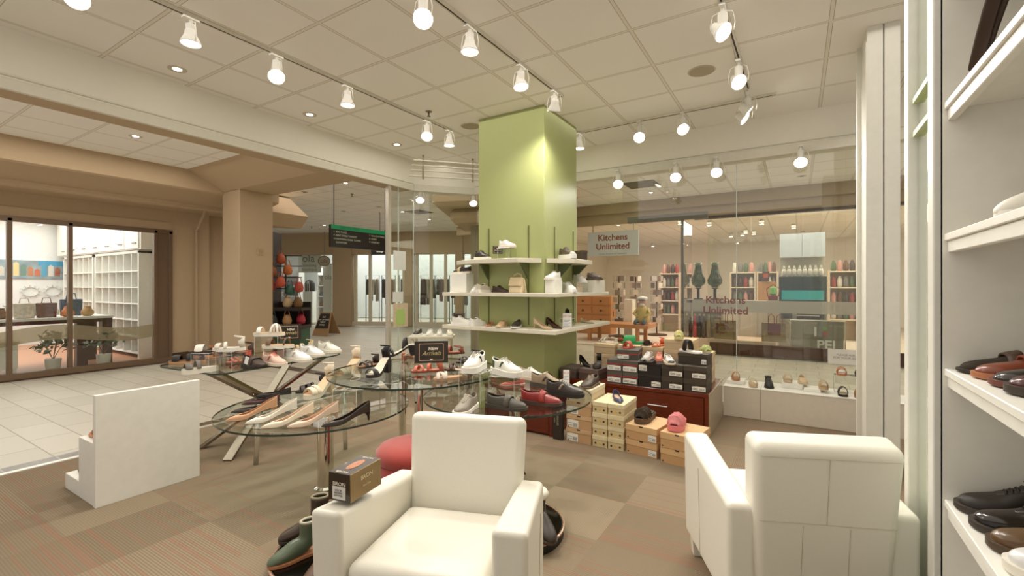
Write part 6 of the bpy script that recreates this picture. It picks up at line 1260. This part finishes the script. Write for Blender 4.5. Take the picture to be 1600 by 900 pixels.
# tea towel
p = kp(1276, 552, 10.5); r = thing('tea_towel', 'grey tea towel reading I love PEI on a rail in the kitchen shop window', 'tea towel', (p.x, 10.5, p.z)); MB().box(-.42, .42, -.004, .004, 0, .62).build('cloth', mat('8A8474', .9), r)
text('lettering', 'PEI', PAPER, .24, face_m((.15, -.005, .16), (0, -1, 0)), r, bold=.006); text('lettering', 'I', PAPER, .24, face_m((-.02, -.005, .40), (0, -1, 0)), r, bold=.006)
q = MB().lathe([(.05, 0), (.05, .004)], 12); o = q.build('printed_apple', mat('B4584A', .7), r); o.rotation_euler = (R(90), 0, 0); o.location = (.13, -.004, .38); MB().lathe([(.035, 0), (.035, .004)], 12, (.13, 0, 0)).build('printed_leaf', mat('7AB46A', .7), r); o2 = [c for c in bpy.data.objects if c.name.startswith('printed_leaf')][0]; o2.rotation_euler = (R(90), 0, 0); o2.location = (0, -.004, .48)
MB().tube([(-.44, 0, .62), (.44, 0, .62)], .01, 6).tube([(-.44, 0, .62), (-.44, 0, .006-p.z)], .01, 6).tube([(.44, 0, .62), (.44, 0, .006-p.z)], .01, 6).build('rail', CHROME, r)
r = kbox('wooden_bench', 'brown wooden bench at the foot of the kitchen shop window', 'bench', 1160, 1216, 536, 549, 10.22, .3, '6A3A24', z0=.006) if False else None
# far shelves of small goods, wall pieces
for ui, (px0, px1, lb) in enumerate(((1140, 1181, 'gift shelf behind the kitchen shop window, left of the wood board'), (1182, 1216, 'gift shelf behind the wood board'), (1294, 1342, 'gift shelf right of the range cooker'), (1030, 1062, 'gift shelf behind the left window pane'))):
    y = 14.0; x0_, x1_ = kx_(px0, y), kx_(px1, y); r = thing('gift_shelf', lb, 'shelf unit', (x0_, y, .006), 0, 'kitchen shop shelves'); wd = x1_-x0_
    MB().box(0, .04, 0, .4, 0, 1.75).box(wd-.04, wd, 0, .4, 0, 1.75).box(0, wd, .36, .4, 0, 1.75).build('frame', mat('C8B49C', .6), r)
    for j in range(4):
        MB().box(.04, wd-.04, 0, .36, .5+.4*j, .53+.4*j).build('shelf', mat('D8C8B0', .6), r)
        for k in range(4):
            nm_ = ('jar', 'tin', 'mug', 'bowl')[(j+k) % 4]; cl = (('dark', '4A3A34'), ('pink', 'C89088'), ('grey', '7A7470'), ('red', '9A4038'), ('brown', '6A4A38'), ('green', '5A6A4A'), ('white', 'DCD4C8'))[(ui*3+j*2+k*3) % 7]
            o = tag(MB().lathe([(.07, 0), (.09, .05), (.085, .18), (.05, .24), (.05, .27)], 12).build(nm_, mat(cl[1], .4), smooth=True), '%s %s, %s on the %s level of the %s gift shelf in the kitchen shop' % (cl[0], nm_, ('leftmost', 'second', 'third', 'rightmost')[k], ('lowest', 'second', 'third', 'top')[j], ('second', 'third', 'rightmost', 'leftmost')[ui]), nm_, 'goods on the kitchen shop shelves')
            f_ = min(1, (wd-.1)/4*.94/.18); o.scale = (f_, f_, 1); o.location = (x0_+.05+(wd-.1)*(k+.5)/4, y+.17, .537+.4*j)
r = kbox('wood_board', 'large pale wooden board standing in the kitchen shop', 'board', 1184, 1212, 440, 470, 12.6, .05, 'C8925E', z0=.006)
r = kbox('picture', 'small dark picture with an orange centre above the wooden board', 'picture', 1191, 1202, 424, 440, 12.55, .03, '5A4034', z0=kp(1196, 440, 12.6).z+.01); MB().box(-.05, .05, -.004, 0, .08, .18).build('printed_motif', mat('C4583A', .6), r)
p = kp(1200, 427, 19.38); r = thing('wall_art', 'pale blue truck shaped artwork on the back wall of the kitchen shop', 'wall art', (p.x, 19.35, p.z)); MB().hexa([(-.5, 0, -.2), (.55, 0, -.2), (.55, .04, -.2), (-.5, .04, -.2), (-.3, 0, .2), (.1, 0, .2), (.1, .04, .2), (-.3, .04, .2)]).build('body', mat('A8C4E4', .5), r)
for x in (-.3, .35): MB().lathe([(.11, 0), (.11, .03)], 16).build('wheel', mat('8AA8D0', .5), r)
for c in [c for c in bpy.data.objects if c.parent == r and c.name.startswith('wheel')]: c.rotation_euler = (R(90), 0, 0)
ws = [c for c in bpy.data.objects if c.parent == r and c.name.startswith('wheel')]; ws[0].location = (-.3, 0, -.2); ws[1].location = (.35, 0, -.2)
p = ay(1208, 11.32); r = thing('planter', 'red basket with green cloth and red loop handle in the kitchen shop', 'basket', (p.x, 11.32, kp(1208, 469, 11.32).z))
MB().box(-.09, .09, -.08, .08, 0, .1).build('basket', RED, r, bevel=.01); MB().lathe([(.02, .1), (.08, .14), (.06, .26), (.02, .29)], 10).build('cloth', mat('8AC06A', .8), r); MB().tube([(-.1, 0, .08), (-.12, 0, .24), (0, 0, .34), (.12, 0, .24), (.1, 0, .08)], .01, 6).build('handle', RED, r)
MB().box(-.1, .1, -.09, .09, -r.location.z+.006, -.001).build('stand', mat('C8B49C', .6), r)
# kitchen shop entrance glass and ceiling spots
w = struct('window_40', MB().box(-1.86, -1.84, YK-.9, YK-.05, .05, 2.6), GL_WIN); MB().box(-1.87, -1.83, YK-.95, YK-.9, 0, 2.65).build('door_edge', mat('5A544A', .4), w); 
q = MB().lathe([(.03, 0), (.03, .05)], 12).build('door_knob', mat('4A443C', .4), w); q.rotation_euler = (0, R(90), 0); q.location = (-1.84, YK-.3, 1.05)
struct('trim_14', MB().box(-2.9, -1.4, YK-.98, YK-.86, 2.62, 2.74), mat('5A5446', .5))
wn_ = ['first', 'second', 'third', 'fourth', 'fifth', 'sixth', 'seventh', 'eighth', 'ninth', 'tenth', 'eleventh', 'twelfth', 'thirteenth']
KPS = ((1063, 392), (1108, 345), (1160, 362), (1190, 343), (1142, 364), (1152, 375), (1165, 385), (1178, 388), (1240, 350), (1254, 386), (1020, 380), (1235, 392), (1075, 378)); KPX = sorted(KPS)
for i, (px, py) in enumerate(KPS):
    zc = 3.02; p = at(px, py, zc) 
    if p.y < YK+.3 or p.y > 19: p = kp(px, py, 12+.5*i); 
    o = thing('shop_spotlight', 'small white ceiling spotlight inside the kitchen shop, %s from the left in the photo' % wn_[KPX.index((px, py))], 'spotlight', (p.x, p.y, zc), 0, 'spotlights in the kitchen shop')
    MB().lathe([(.05, -.12), (.06, -.02), (.03, -.0005)], 14).build('housing', HEADM, o, smooth=True); MB().lathe([(.001, -.123), (.048, -.121)], 14, cap=False).build('lens', LENS, o)
# display table in the glazed corner
p = W(-.98, 6.05); r = thing('corner_table', 'white table with small shoes in the glazed corner left of the pillar', 'table', p, YAW)
MB().box(-.35, .22, -.16, .16, .68, .71).build('tabletop', SH, r, bevel=.003)
for x in (-.3, .17):
    for y in (-.12, .12): MB().box(x-.015, x+.015, y-.015, y+.015, 0, .68).build('leg', SH, r)
for i, (x, lb, c) in enumerate(((-.26, 'black shoe on the white corner table', '2E261E'), (-.10, 'white sneaker left on the white corner table', 'E4E0D6'), (.03, 'white and black sneaker on the white corner table', 'D8D4CA'), (.16, 'cream sneaker right on the white corner table', 'E0D8C4'))):
    pp = p+Vector((math.cos(YAW)*x, math.sin(YAW)*x, .711)); shoe('sneaker', lb, pp, hd(-.3, -1)+.2*i, L=.2, up=c, sole='E8E4DA', inner='8A8070', laces='D8D0C0', group='shoes on the corner table')
